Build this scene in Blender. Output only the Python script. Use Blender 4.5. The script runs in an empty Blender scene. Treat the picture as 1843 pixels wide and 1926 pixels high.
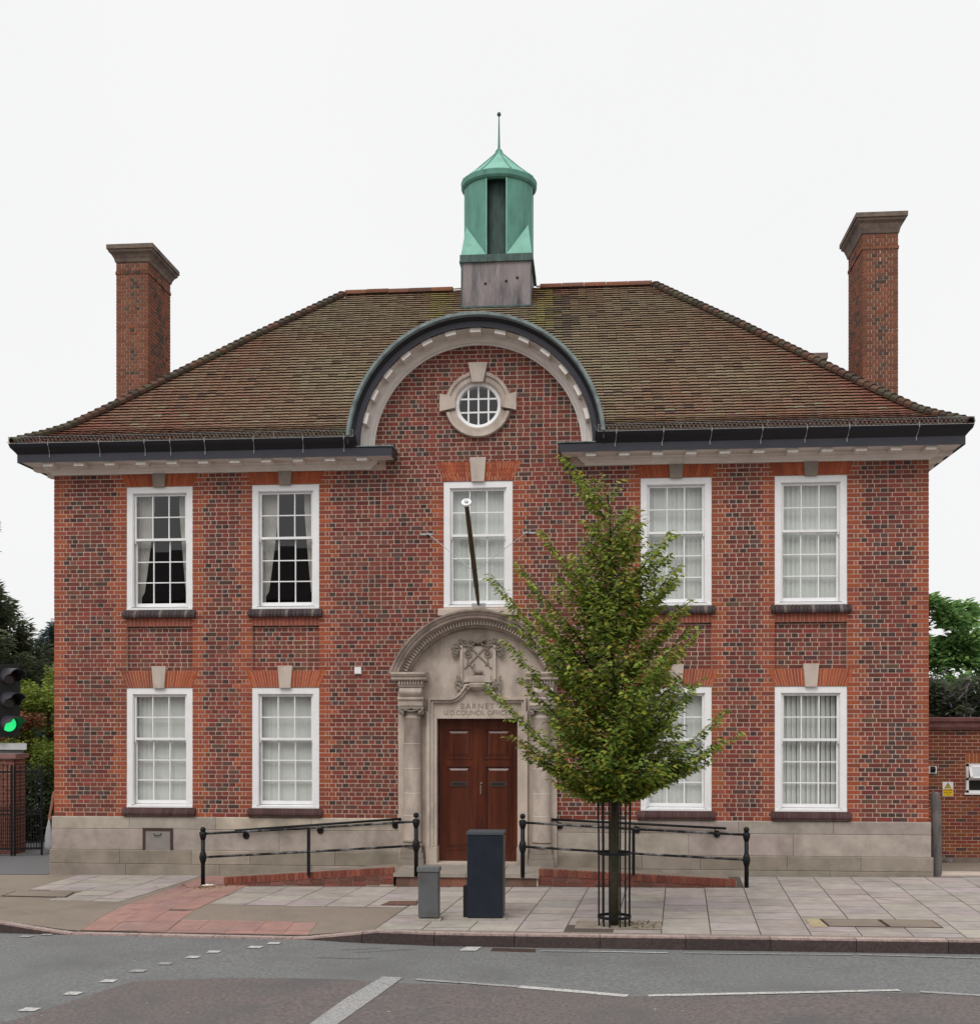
import bpy, bmesh, math, random
from mathutils import Vector, Matrix, noise
random.seed(7)
R = math.radians
S = bpy.context.scene
col = S.collection

# ------------------------------------------------------------------ camera
cam_d = bpy.data.cameras.new('camera'); cam = bpy.data.objects.new('camera', cam_d); col.objects.link(cam)
S.camera = cam
cam.location = (1.9647, -20.7809, 2.6176)
cam.rotation_euler = (R(90), 0, 0.0889)
cam_d.sensor_fit = 'AUTO'; cam_d.sensor_width = 36.0
cam_d.lens = 2295.0 * 36.0 / 1926.0
cam_d.shift_x = -(910.4 - 921.5) / 1926.0
cam_d.shift_y = (1357.0 - 963.0) / 1926.0
cam_d.clip_start = 0.1; cam_d.clip_end = 1500
# ------------------------------------------------------------------ sky, sun, exposure
SUN_EL, SUN_AZ = 52.0, 18.0            # the sun stands behind the camera, a little to the left, behind cloud
world = bpy.data.worlds.new('World'); S.world = world; world.use_nodes = True
wn = world.node_tree.nodes; wl = world.node_tree.links; wn.clear()
w_out = wn.new('ShaderNodeOutputWorld'); w_bg = wn.new('ShaderNodeBackground')
w_sky = wn.new('ShaderNodeTexSky'); w_sky.sky_type = 'NISHITA'; w_sky.sun_disc = False
w_sky.sun_elevation = R(SUN_EL); w_sky.sun_rotation = R(180 + SUN_AZ); w_sky.dust_density = 4.0
w_hs = wn.new('ShaderNodeHueSaturation'); w_hs.inputs['Saturation'].default_value = 0.25
w_mix = wn.new('ShaderNodeMixRGB'); w_mix.inputs['Fac'].default_value = 0.93
w_mix.inputs['Color2'].default_value = (9.4, 9.4, 9.45, 1)
w_bg.inputs['Strength'].default_value = 0.1
w_tc = wn.new('ShaderNodeTexCoord'); w_nz = wn.new('ShaderNodeTexNoise'); w_nz.inputs['Scale'].default_value = 2.2; w_nz.inputs['Detail'].default_value = 5
w_cr = wn.new('ShaderNodeMixRGB'); w_cr.inputs['Color1'].default_value = (9.3, 9.35, 9.45, 1); w_cr.inputs['Color2'].default_value = (10.0, 9.98, 9.98, 1)
wl.new(w_tc.outputs['Generated'], w_nz.inputs['Vector']); wl.new(w_nz.outputs['Fac'], w_cr.inputs['Fac']); wl.new(w_cr.outputs[0], w_mix.inputs['Color2'])
wl.new(w_sky.outputs[0], w_hs.inputs['Color']); wl.new(w_hs.outputs[0], w_mix.inputs['Color1'])
wl.new(w_mix.outputs[0], w_bg.inputs['Color']); wl.new(w_bg.outputs[0], w_out.inputs['Surface'])
sun_d = bpy.data.lights.new('sun', 'SUN'); sun = bpy.data.objects.new('sun', sun_d); col.objects.link(sun)
sun_d.energy = 1.65; sun_d.angle = R(35); sun_d.color = (1.0, 0.965, 0.92)
sun.rotation_euler = (R(90 - SUN_EL), 0, R(-SUN_AZ)); sun.location = (-8, -25, 30)
S.view_settings.view_transform = 'Standard'; S.view_settings.look = 'None'
S.view_settings.exposure = 0.0; S.view_settings.gamma = 1.0; S.view_settings.use_curve_mapping = False

# ------------------------------------------------------------------ materials
def mat(name, color, rough=0.8, var=0.12, scale=6.0, bump=0.0, bscale=60.0, attr=False, metal=0.0,
        stain=None, stain_scale=1.0, stain_amt=0.0, spec=0.35, stretch=None, trans=0.0):
    m = bpy.data.materials.new(name); m.use_nodes = True
    n = m.node_tree.nodes; l = m.node_tree.links; p = n['Principled BSDF']
    p.inputs['Roughness'].default_value = rough; p.inputs['Metallic'].default_value = metal
    p.inputs['Specular IOR Level'].default_value = spec
    geo = n.new('ShaderNodeNewGeometry')
    src = geo.outputs['Position']
    if stretch:
        mp = n.new('ShaderNodeMapping'); mp.inputs['Scale'].default_value = stretch
        l.new(src, mp.inputs['Vector']); src = mp.outputs[0]
    nz = n.new('ShaderNodeTexNoise'); nz.inputs['Scale'].default_value = scale; nz.inputs['Detail'].default_value = 6
    nz.inputs['Roughness'].default_value = 0.6
    l.new(src, nz.inputs['Vector'])
    mr = n.new('ShaderNodeMapRange'); mr.inputs['From Min'].default_value = 0.3; mr.inputs['From Max'].default_value = 0.7
    mr.inputs['To Min'].default_value = 1 - var; mr.inputs['To Max'].default_value = 1 + var
    l.new(nz.outputs['Fac'], mr.inputs['Value'])
    mul = n.new('ShaderNodeVectorMath'); mul.operation = 'SCALE'
    if attr:
        a = n.new('ShaderNodeAttribute'); a.attribute_name = 'col'; base = a.outputs['Color']
        l.new(base, mul.inputs[0])
    else:
        mul.inputs[0].default_value = color[:3]
    l.new(mr.outputs[0], mul.inputs['Scale'])
    outc = mul.outputs[0]
    if stain:
        sn = n.new('ShaderNodeTexNoise'); sn.inputs['Scale'].default_value = stain_scale; sn.inputs['Detail'].default_value = 8
        sn.inputs['Roughness'].default_value = 0.65
        l.new(src, sn.inputs['Vector'])
        sr = n.new('ShaderNodeMapRange'); sr.inputs['From Min'].default_value = 0.48; sr.inputs['From Max'].default_value = 0.68
        sr.inputs['To Max'].default_value = stain_amt
        l.new(sn.outputs['Fac'], sr.inputs['Value'])
        mx = n.new('ShaderNodeMixRGB'); mx.inputs['Color2'].default_value = (*stain, 1)
        l.new(sr.outputs[0], mx.inputs['Fac']); l.new(outc, mx.inputs['Color1']); outc = mx.outputs[0]
    l.new(outc, p.inputs['Base Color'])
    if bump > 0:
        bn = n.new('ShaderNodeTexNoise'); bn.inputs['Scale'].default_value = bscale; bn.inputs['Detail'].default_value = 4
        l.new(src, bn.inputs['Vector'])
        b = n.new('ShaderNodeBump'); b.inputs['Strength'].default_value = bump; b.inputs['Distance'].default_value = 0.01
        l.new(bn.outputs['Fac'], b.inputs['Height']); l.new(b.outputs[0], p.inputs['Normal'])
    if trans > 0:
        out = n['Material Output']; tr = n.new('ShaderNodeBsdfTranslucent'); ms = n.new('ShaderNodeMixShader')
        l.new(outc, tr.inputs['Color']); ms.inputs[0].default_value = trans
        l.new(p.outputs[0], ms.inputs[1]); l.new(tr.outputs[0], ms.inputs[2]); l.new(ms.outputs[0], out.inputs['Surface'])
    return m

def glass_mat(name, tint=(0.95, 0.97, 0.97)):
    m = bpy.data.materials.new(name); m.use_nodes = True
    n = m.node_tree.nodes; l = m.node_tree.links; n.clear()
    o = n.new('ShaderNodeOutputMaterial'); t = n.new('ShaderNodeBsdfTransparent'); t.inputs[0].default_value = (*tint, 1)
    g = n.new('ShaderNodeBsdfGlossy'); g.inputs['Roughness'].default_value = 0.01
    geo = n.new('ShaderNodeNewGeometry'); nz = n.new('ShaderNodeTexNoise'); nz.inputs['Scale'].default_value = 3.0
    b = n.new('ShaderNodeBump'); b.inputs['Strength'].default_value = 0.004; b.inputs['Distance'].default_value = 0.01
    l.new(geo.outputs['Position'], nz.inputs['Vector']); l.new(nz.outputs['Fac'], b.inputs['Height'])
    f = n.new('ShaderNodeFresnel'); ir = n.new('ShaderNodeMapRange'); ir.inputs['To Min'].default_value = 1.75; ir.inputs['To Max'].default_value = 1 / 1.75
    l.new(geo.outputs['Backfacing'], ir.inputs['Value']); l.new(ir.outputs[0], f.inputs['IOR'])
    mx = n.new('ShaderNodeMixShader'); l.new(b.outputs[0], g.inputs['Normal'])
    l.new(f.outputs[0], mx.inputs[0]); l.new(t.outputs[0], mx.inputs[1]); l.new(g.outputs[0], mx.inputs[2])
    l.new(mx.outputs[0], o.inputs['Surface'])
    return m

def emit_mat(name, c, s):
    m = bpy.data.materials.new(name); m.use_nodes = True
    p = m.node_tree.nodes['Principled BSDF']; p.inputs['Base Color'].default_value = (*c, 1)
    p.inputs['Emission Color'].default_value = (*c, 1); p.inputs['Emission Strength'].default_value = s
    return m

M = {}
M['brick'] = mat('brick', (1, 1, 1), 0.9, 0.18, 40, 0.35, 140, attr=True, spec=0.2, stain=(0.085, 0.05, 0.042), stain_scale=0.9, stain_amt=0.38, stretch=(1, 1, 0.55))
M['mortar'] = mat('mortar', (0.62, 0.49, 0.40), 0.95, 0.18, 12, 0.3, 200, stain=(0.36, 0.27, 0.22), stain_scale=0.8, stain_amt=0.6)
M['stone'] = mat('limestone', (0.52, 0.44, 0.38), 0.9, 0.12, 5, 0.25, 90, stain=(0.22, 0.175, 0.15), stain_scale=1.8, stain_amt=0.7, stretch=(1, 1, 0.6))
M['stone_attr'] = mat('plinth_stone', (1, 1, 1), 0.9, 0.16, 4, 0.3, 70, attr=True, stain=(0.13, 0.11, 0.09), stain_scale=1.6, stain_amt=0.45)
M['weathered'] = mat('weathered_stone', (0.22, 0.175, 0.15), 0.95, 0.25, 8, 0.35, 60, stain=(0.09, 0.07, 0.065), stain_scale=4, stain_amt=0.6)
M['white'] = mat('white_paint', (0.84, 0.84, 0.85), 0.45, 0.03, 8, 0, attr=False, stain=(0.55, 0.53, 0.5), stain_scale=3, stain_amt=0.18)
M['cream'] = mat('cornice_paint', (0.78, 0.73, 0.68), 0.6, 0.05, 5, 0.1, 60, stain=(0.5, 0.44, 0.4), stain_scale=3, stain_amt=0.3)
M['darkpaint'] = mat('slate_grey_fascia', (0.034, 0.034, 0.045), 0.45, 0.12, 4)
M['gutter'] = mat('black_gutter', (0.012, 0.012, 0.017), 0.35, 0.15, 4)
M['tile'] = mat('clay_tile', (1, 1, 1), 0.92, 0.22, 30, 0.4, 120, attr=True, spec=0.15)
M['copper'] = mat('verdigris_copper', (0.115, 0.285, 0.225), 0.7, 0.18, 3, 0.08, 30, stain=(0.06, 0.15, 0.12), stain_scale=2.0, stain_amt=0.6, stretch=(2, 2, 0.5))
M['copper_lt'] = mat('pale_verdigris', (0.22, 0.46, 0.37), 0.7, 0.12, 4, stain=(0.12, 0.3, 0.24), stain_scale=3, stain_amt=0.5)
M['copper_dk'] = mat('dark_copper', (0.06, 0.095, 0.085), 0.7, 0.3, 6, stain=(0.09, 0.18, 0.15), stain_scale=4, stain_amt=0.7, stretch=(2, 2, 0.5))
M['lead'] = mat('lead_sheet', (0.25, 0.215, 0.215), 0.7, 0.15, 4, stain=(0.035, 0.035, 0.045), stain_scale=1.1, stain_amt=1.0, stretch=(2.2, 2.2, 0.45))
M['leadgreen'] = mat('lead_flashing', (0.2, 0.25, 0.25), 0.7, 0.2, 8, stain=(0.07, 0.08, 0.085), stain_scale=6, stain_amt=0.7)
M['darkbrick'] = mat('blue_sill_brick', (0.055, 0.035, 0.035), 0.55, 0.3, 20, 0.2, 80, attr=False)
M['door'] = mat('mahogany', (0.10, 0.024, 0.011), 0.26, 0.45, 2.4, 0.05, 40, stain=(0.034, 0.009, 0.007), stain_scale=1.2, stain_amt=0.9, stretch=(5, 5, 0.55), spec=0.5)
M['iron'] = mat('black_iron', (0.009, 0.009, 0.011), 0.5, 0.25, 20, 0.2, 50, spec=0.25)
M['iron_worn'] = mat('chipped_black_paint', (0.009, 0.009, 0.011), 0.5, 0.25, 20, 0.2, 50, spec=0.25, stain=(.45, .45, .45), stain_scale=6, stain_amt=.5)
M['steel'] = mat('galvanised_steel', (0.45, 0.46, 0.47), 0.45, 0.1, 15, metal=0.5)
M['mesh'] = mat('wire_mesh', (0.27, 0.27, 0.27), 0.5, 0.1, 15)
M['greybox'] = mat('grey_bollard_paint', (0.115, 0.12, 0.125), 0.5, 0.12, 4, stain=(0.07, 0.055, 0.045), stain_scale=2.5, stain_amt=0.5)
M['bluebox'] = mat('navy_cabinet_paint', (0.014, 0.019, 0.030), 0.42, 0.15, 4, stain=(0.03, 0.035, 0.04), stain_scale=5, stain_amt=0.4)
M['slab'] = mat('paving_slab', (1, 1, 1), 0.93, 0.13, 5, 0.25, 160, attr=True, stain=(0.15, 0.13, 0.12), stain_scale=1.3, stain_amt=0.35)
M['asphalt_brown'] = mat('worn_asphalt', (0.25, 0.205, 0.165), 0.95, 0.22, 60, 0.35, 260, stain=(0.18, 0.15, 0.125), stain_scale=1.0, stain_amt=0.7)
M['asphalt'] = mat('road_asphalt', (0.175, 0.178, 0.177), 0.92, 0.34, 28, 0.4, 240, stain=(0.130, 0.130, 0.132), stain_scale=0.8, stain_amt=0.7)
M['asphalt_red'] = mat('old_asphalt', (0.150, 0.128, 0.123), 0.92, 0.40, 26, 0.45, 220, stain=(0.108, 0.105, 0.106), stain_scale=1.1, stain_amt=0.85)
M['drive'] = mat('drive_asphalt', (0.14, 0.14, 0.145), 0.95, 0.2, 60, 0.3, 200)
M['paint'] = mat('road_paint', (0.55, 0.54, 0.52), 0.8, 0.2, 40, 0.3, 150, stain=(0.15, 0.15, 0.15), stain_scale=28, stain_amt=0.9)
M['paint_worn'] = mat('worn_road_paint', (0.36, 0.355, 0.35), 0.85, 0.3, 50, 0.4, 150, stain=(0.13, 0.13, 0.13), stain_scale=40, stain_amt=1.0)
M['joint'] = mat('joint_sand', (0.10, 0.08, 0.065), 0.95, 0.2, 30)
M['kerb'] = mat('granite_kerb', (0.26, 0.19, 0.17), 0.85, 0.35, 30, 0.6, 60, attr=True, stain=(0.045, 0.032, 0.03), stain_scale=9, stain_amt=0.4)
M['leaf'] = mat('leaf', (1, 1, 1), 0.55, 0.15, 3, attr=True, trans=0.38, spec=0.3)
M['bark'] = mat('bark', (0.05, 0.042, 0.024), 0.9, 0.35, 25, 0.6, 50, stain=(0.035, 0.045, 0.018), stain_scale=4, stain_amt=0.6)
M['soil'] = mat('soil', (0.29, 0.24, 0.205), 0.95, 0.4, 30, 0.6, 60, stain=(0.15, 0.145, 0.06), stain_scale=3, stain_amt=0.8)
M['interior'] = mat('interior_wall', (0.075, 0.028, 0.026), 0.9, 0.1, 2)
M['blind'] = mat('blind_fabric', (0.80, 0.81, 0.77), 0.85, 0.04, 3, trans=0.15)
M['curtain'] = mat('curtain_cloth', (0.66, 0.63, 0.58), 0.85, 0.06, 3, trans=0.2)
M['ochre'] = mat('flagpole_wood', (0.075, 0.055, 0.03), 0.55, 0.3, 8)
M['skin'] = mat('skin', (1, 1, 1), 0.6, 0.05, 8, attr=True)
M['hair'] = mat('hair', (0.18, 0.12, 0.07), 0.6, 0.3, 40)
M['bag'] = mat('carrier_bag_plastic', (0.7, 0.72, 0.75), 0.35, 0.1, 10, trans=0.2)
M['yellow'] = mat('yellow_sign', (0.75, 0.48, 0.01), 0.5, 0.03, 4)
M['black'] = mat('matt_black', (0.012, 0.012, 0.012), 0.6, 0.1, 4)
M['granite'] = mat('grey_granite', (0.15, 0.135, 0.13), 0.9, 0.35, 9, 0.5, 60, stain=(0.06, 0.055, 0.06), stain_scale=3, stain_amt=0.8, stretch=(1, 1, 0.4))
M['glass'] = glass_mat('window_glass')
M['green_lamp'] = emit_mat('green_signal_glow', (0.02, 0.75, 0.2), 1.0)
M['oldmetal'] = mat('hatch_metal', (0.24, 0.215, 0.2), 0.6, 0.1, 6)
M['rust'] = mat('rusty_frame', (0.06, 0.035, 0.028), 0.8, 0.3, 20)

# ------------------------------------------------------------------ mesh helpers
WL = {}                                   # world position of every parent (none of them is rotated)
class MB:
    def __init__(s): s.v = []; s.f = []; s.c = []; s.cc = (0.5, 0.5, 0.5)
    def add(s, vs, fs, c=None):
        o = len(s.v); s.v += [tuple(p) for p in vs]; s.f += [tuple(i + o for i in f) for f in fs]
        s.c += [c or s.cc] * len(fs); return s
    def box(s, x0, x1, y0, y1, z0, z1, c=None):
        vs = [(x, y, z) for z in (z0, z1) for y in (y0, y1) for x in (x0, x1)]
        return s.add(vs, [(0, 2, 3, 1), (4, 5, 7, 6), (0, 1, 5, 4), (2, 6, 7, 3), (0, 4, 6, 2), (1, 3, 7, 5)], c)
    def prism_y(s, poly, y0, y1, c=None):    # polygon in (x,z), front at y0, back at y1
        n = len(poly); vs = [(x, y0, z) for x, z in poly] + [(x, y1, z) for x, z in poly]
        fs = [tuple(range(n)), tuple(range(2 * n - 1, n - 1, -1))] + [(i, i + n, (i + 1) % n + n, (i + 1) % n) for i in range(n)]
        return s.add(vs, fs, c)
    def prism_z(s, poly, z0, z1, c=None, g=False):   # polygon in (x,y)
        n = len(poly); k = (lambda x: gz(x)) if g else (lambda x: 0.0)
        vs = [(x, y, z0 + k(x)) for x, y in poly] + [(x, y, z1 + k(x)) for x, y in poly]
        fs = [tuple(range(n - 1, -1, -1)), tuple(range(n, 2 * n))] + [(i, (i + 1) % n, (i + 1) % n + n, i + n) for i in range(n)]
        return s.add(vs, fs, c)
    def prism_x(s, prof, x0, x1, c=None):    # profile in (y,z)
        n = len(prof); vs = [(x0, y, z) for y, z in prof] + [(x1, y, z) for y, z in prof]
        fs = [tuple(range(n)), tuple(range(2 * n - 1, n - 1, -1))] + [(i, i + n, (i + 1) % n + n, (i + 1) % n) for i in range(n)]
        return s.add(vs, fs, c)
    def lathe(s, cx, cy, prof, seg=20, a0=0, a1=2 * math.pi, c=None):   # profile (r,z)
        full = abs(a1 - a0 - 2 * math.pi) < 1e-4; m = seg if full else seg + 1
        vs = [(cx + r * math.cos(a0 + (a1 - a0) * i / seg), cy + r * math.sin(a0 + (a1 - a0) * i / seg), z) for r, z in prof for i in range(m)]
        fs = []
        for j in range(len(prof) - 1):
            for i in range(seg):
                a, b = j * m + i, j * m + (i + 1) % m
                fs.append((a, b, b + m, a + m))
        return s.add(vs, fs, c)
    def tube(s, pts, r, seg=8, c=None, cap=True):
        pts = [Vector(p) for p in pts]; rs = r if isinstance(r, (list, tuple)) else [r] * len(pts)
        vs = []; fs = []
        for i, p in enumerate(pts):
            d = (pts[min(i + 1, len(pts) - 1)] - pts[max(i - 1, 0)]).normalized()
            u = d.cross(Vector((0, 0, 1)) if abs(d.z) < 0.9 else Vector((1, 0, 0))).normalized(); w = d.cross(u)
            vs += [tuple(p + (u * math.cos(2 * math.pi * k / seg) + w * math.sin(2 * math.pi * k / seg)) * rs[i]) for k in range(seg)]
        for i in range(len(pts) - 1):
            for k in range(seg):
                a, b = i * seg + k, i * seg + (k + 1) % seg
                fs.append((a, b, b + seg, a + seg))
        if cap: fs += [tuple(range(seg)), tuple(range(len(vs) - 1, len(vs) - seg - 1, -1))]
        return s.add(vs, fs, c)
    def ball(s, p, r, seg=12, c=None, sx=1, sy=1, sz=1):
        n = seg // 2
        prof = [(math.sin(math.pi * i / n), -math.cos(math.pi * i / n)) for i in range(n + 1)]
        vs = [(p[0] + sx * r * a * math.cos(2 * math.pi * k / seg), p[1] + sy * r * a * math.sin(2 * math.pi * k / seg), p[2] + sz * r * b) for a, b in prof for k in range(seg)]
        fs = [(j * seg + k, j * seg + (k + 1) % seg, (j + 1) * seg + (k + 1) % seg, (j + 1) * seg + k) for j in range(n) for k in range(seg)]
        return s.add(vs, fs, c)
    def arc(s, cx, cz, prof, a0, a1, seg=48, c=None):    # closed profile (r,y) swept round (cx,cz) in the xz plane, angles in degrees
        n = len(prof); vs = []
        for i in range(seg + 1):
            a = R(a0 + (a1 - a0) * i / seg)
            vs += [(cx + r * math.cos(a), y, cz + r * math.sin(a)) for r, y in prof]
        full = abs(abs(a1 - a0) - 360) < 1e-3
        fs = [(i * n + j, i * n + (j + 1) % n, (i + 1) * n + (j + 1) % n, (i + 1) * n + j) for i in range(seg) for j in range(n)]
        if not full: fs += [tuple(range(n - 1, -1, -1)), tuple(range(seg * n, seg * n + n))]
        return s.add(vs, fs, c)
    def path(s, prof, pts, dirs, closed_prof=True, c=None):   # prof (o,z); point i = pts[i]+dirs[i]*o
        n = len(prof); vs = []
        for p, d in zip(pts, dirs): vs += [(p[0] + d[0] * o, p[1] + d[1] * o, z) for o, z in prof]
        fs = [(i * n + j, i * n + (j + 1) % n, (i + 1) * n + (j + 1) % n, (i + 1) * n + j) for i in range(len(pts) - 1) for j in range(n)]
        fs += [tuple(range(n - 1, -1, -1)), tuple(range((len(pts) - 1) * n, len(pts) * n))]
        return s.add(vs, fs, c)
    def build(s, name, m, parent=None, smooth=False, origin=None, **props):
        if not s.v: return None
        if origin is None:
            k = len(s.v); origin = (sum(v[0] for v in s.v) / k, sum(v[1] for v in s.v) / k, min(v[2] for v in s.v))
        me = bpy.data.meshes.new(name)
        me.from_pydata([(v[0] - origin[0], v[1] - origin[1], v[2] - origin[2]) for v in s.v], [], s.f)
        a = me.attributes.new('col', 'FLOAT_COLOR', 'FACE')
        a.data.foreach_set('color', [x for q in s.c for x in (q[0], q[1], q[2], 1.0)])
        me.materials.append(m)
        if smooth: me.polygons.foreach_set('use_smooth', [True] * len(me.polygons))
        bm = bmesh.new(); bm.from_mesh(me); bmesh.ops.recalc_face_normals(bm, faces=bm.faces) if len(s.f) < 60000 and not props.pop('keepn', False) else None
        bm.to_mesh(me); bm.free()
        o = bpy.data.objects.new(name, me); col.objects.link(o)
        place(o, origin, parent)
        for k, v in props.items(): o[k] = v
        return o
def place(o, w, parent):
    w = Vector(w)
    if parent is not None: o.parent = parent; o.location = w - WL[parent.name]
    else: o.location = w
    WL[o.name] = w
def thing(name, label, cat, loc, group=None):
    o = bpy.data.objects.new(name, None); col.objects.link(o); o.empty_display_size = 0.2
    o.location = loc; WL[o.name] = Vector(loc); o['label'] = label; o['category'] = cat
    if group: o['group'] = group
    return o
def tag(o, label, cat, group=None):
    o['label'] = label; o['category'] = cat
    if group: o['group'] = group
    return o
def jit(c, a=0.12):
    k = 1 + random.uniform(-a, a); return (c[0] * k, c[1] * k * (1 + random.uniform(-.04, .04)), c[2] * k * (1 + random.uniform(-.04, .04)))
UNIT = {}
def unit(name, c, m, kind='box'):
    key = (name, tuple(round(x, 3) for x in c), m.name, kind)
    if key in UNIT: return UNIT[key]
    b = MB()
    if kind == 'box': b.box(-.5, .5, -.5, .5, -.5, .5, c)
    else:             # roof tile: slightly cambered slab
        e = 0.5
        b.add([(-e, -e, -e), (0, -e, -.1), (e, -e, -e), (-e, e, -e), (0, e, -.1), (e, e, -e), (-e, -e, .1), (0, -e, e), (e, -e, .1), (-e, e, .1), (0, e, e), (e, e, .1)],
              [(0, 1, 7, 6), (1, 2, 8, 7), (3, 9, 10, 4), (4, 10, 11, 5), (6, 7, 10, 9), (7, 8, 11, 10), (0, 6, 9, 3), (2, 5, 11, 8), (0, 3, 4, 1), (1, 4, 5, 2)], c)
    me = bpy.data.meshes.new(name); me.from_pydata(b.v, [], b.f)
    a = me.attributes.new('col', 'FLOAT_COLOR', 'FACE'); a.data.foreach_set('color', [x for q in b.c for x in (*q, 1.0)])
    me.materials.append(m); UNIT[key] = (me, b); return UNIT[key]
class Pieces:
    """alike pieces: the largest-looking ones become objects, the rest one joined mesh"""
    def __init__(s, kind='box'): s.p = []; s.kind = kind
    def add(s, mtx, c, size): s.p.append((mtx, c, size))
    def box(s, x0, x1, y0, y1, z0, z1, c):
        mt = Matrix.Translation(((x0 + x1) / 2, (y0 + y1) / 2, (z0 + z1) / 2)) @ Matrix.Diagonal((x1 - x0, y1 - y0, z1 - z0, 1))
        s.add(mt, c, (x1 - x0) * (z1 - z0))
    def flush(s, name, m, parent, n=300, stuff='brickwork', pal=None, score=None):
        cl = Vector(cam.location)
        sc = score or (lambda q: q[2] / (q[0].translation - cl).length_squared)
        s.p.sort(key=lambda q: -sc(q))
        for mt, c, sz in s.p[:n]:
            cq = tuple(round(x * 40) / 40 if x > .05 else round(x * 120) / 120 for x in c)
            me, _ = unit(name, cq, m, s.kind)
            o = bpy.data.objects.new(name, me); col.objects.link(o)
            o.parent = parent; o.matrix_local = Matrix.Translation(-WL[parent.name]) @ mt
        rest = s.p[n:]
        if rest:
            b = MB(); _, ub = unit(name, (.1, .1, .1), m, s.kind)
            for mt, c, sz in rest: b.add([mt @ Vector(v) for v in ub.v], ub.f, c)
            b.build(stuff, m, parent, kind='stuff', keepn=True)
        s.p = []
def gz(x): return 0.0085 * x - 0.015
def group_obj(name, parent, loc):
    o = bpy.data.objects.new(name, None); col.objects.link(o); place(o, loc, parent); return o

# ================================================================== GROUND
B = MB(); B.add([(-300, -300, -.7), (300, -300, -.7), (300, 300, -.7), (-300, 300, -.7)], [(0, 1, 2, 3)])
B.build('ground', M['drive'], kind='structure')
def gpoly(name, pts, dz, m, th=0.0, kind='structure'):
    b = MB()
    if th: b.prism_z(pts, dz - th, dz, g=True)
    else: b.add([(x, y, dz + gz(x)) for x, y in pts], [tuple(range(len(pts)))])
    return b.build(name, m, kind=kind)
# kerb front line (world x,y) read along the street
KX = [(-30, -4.2), (-7.5, -4.85), (-6.2, -5.0), (-5.1, -5.12), (-3.4, -5.25), (-1.6, -5.38), (-1.0, -5.55), (0.0, -5.72), (1.1, -5.78), (2.3, -5.83), (3.8, -5.88), (5.6, -5.95), (9.0, -6.05), (30, -6.7)]
def ky(x):
    for (a, ya), (b, yb) in zip(KX, KX[1:]):
        if a <= x <= b: return ya + (yb - ya) * (x - a) / (b - a)
    return KX[-1][1]
def drop(x):          # dropped kerb at the crossing: 1 = full kerb height
    if x < -6.1: return 1.0
    if x < -5.0: return (-5.0 - x) / 1.1
    if x < -1.75: return 0.0
    if x < -0.75: return (x + 1.75) / 1.0
    return 1.0
RZ = -0.16
road_edge = KX
rp = [(x, y + 0.02) for x, y in road_edge] + [(30, -18.3), (-30, -18.3)]
b = MB(); b.add([(x, y, RZ + gz(x)) for x, y in rp], [tuple(range(len(rp)))]); b.build('road', M['asphalt'], kind='structure')
gpoly('opposite_pavement', [(-30, -30), (30, -30), (30, -18.3), (-30, -18.3)], 0.0, M['asphalt_brown'], 0.2)
# older, browner half of the carriageway with a crooked saw-cut edge
old = [(-30, -12.5), (-9, -11.2), (-5.2, -10.4), (-3.49, -9.75), (-3.0, -7.95), (-2.0, -7.72), (-.8, -7.72), (-.1, -7.9), (1.1, -8.0), (2.3, -8.42), (3.4, -8.32), (5.05, -8.1), (5.9, -8.2), (9, -8.5), (30, -9.2), (30, -18), (-30, -18)]
gpoly('road_resurfacing', old, RZ + 0.004, M['asphalt_red'])
# pavement body
def smooth_top(x, y):
    # pavement surface falls to road level only next to the dropped kerb
    d = max(0.0, min(1.0, (y - ky(x)) / 1.3)); k = drop(x)
    return gz(x) - (1 - k) * (1 - d) ** 1.3 * 0.138
def surf(name, pts, dz, m, kind='structure', sub=0.35):
    """flat region cut into a fine net so that it follows the dip at the crossing"""
    bm = bmesh.new(); bm.faces.new([bm.verts.new((x, y, 0)) for x, y in pts])
    xs = [p[0] for p in pts]; ys = [p[1] for p in pts]
    x = math.floor(min(xs) / sub) * sub
    while x < max(xs):
        if -7.2 < x < .2: bmesh.ops.bisect_plane(bm, geom=bm.verts[:] + bm.edges[:] + bm.faces[:], plane_co=(x, 0, 0), plane_no=(1, 0, 0))
        x += sub
    y = math.floor(min(ys) / .3) * .3
    while y < max(ys):
        if y < -3.2: bmesh.ops.bisect_plane(bm, geom=bm.verts[:] + bm.edges[:] + bm.faces[:], plane_co=(0, y, 0), plane_no=(0, 1, 0))
        y += .3
    vs = list(bm.verts); idx = {v: i for i, v in enumerate(vs)}
    q = MB(); q.add([(v.co.x, v.co.y, smooth_top(v.co.x, v.co.y) + dz) for v in vs], [tuple(idx[v] for v in f.verts) for f in bm.faces]); bm.free()
    return q.build(name, m, kind=kind)
inner = [(x, y + 0.14) for x, y in KX]
surf('pavement', inner + [(30, 0.6), (-30, 0.6)], -0.006, M['asphalt_brown'])
gpoly('driveway', [(-30, .62), (-7.45, .62), (-7.45, 16), (-30, 30)], -0.008, M['drive'])
gpoly('driveway', [(-30, -.02), (-7.62, -.02), (-7.62, .62), (-30, .62)], 0.002, M['drive'])
b = MB(); b.add([(7.45, .58, .05), (30, .58, .25), (30, 6, -.32), (7.45, 6, -.36)], [(0, 1, 2, 3)]); b.build('yard', M['asphalt_brown'], kind='structure')
b = MB(); b.box(7.72, 11.5, .1, .55, -.1, .075); b.build('threshold_slab', M['stone'], kind='structure')
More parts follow.
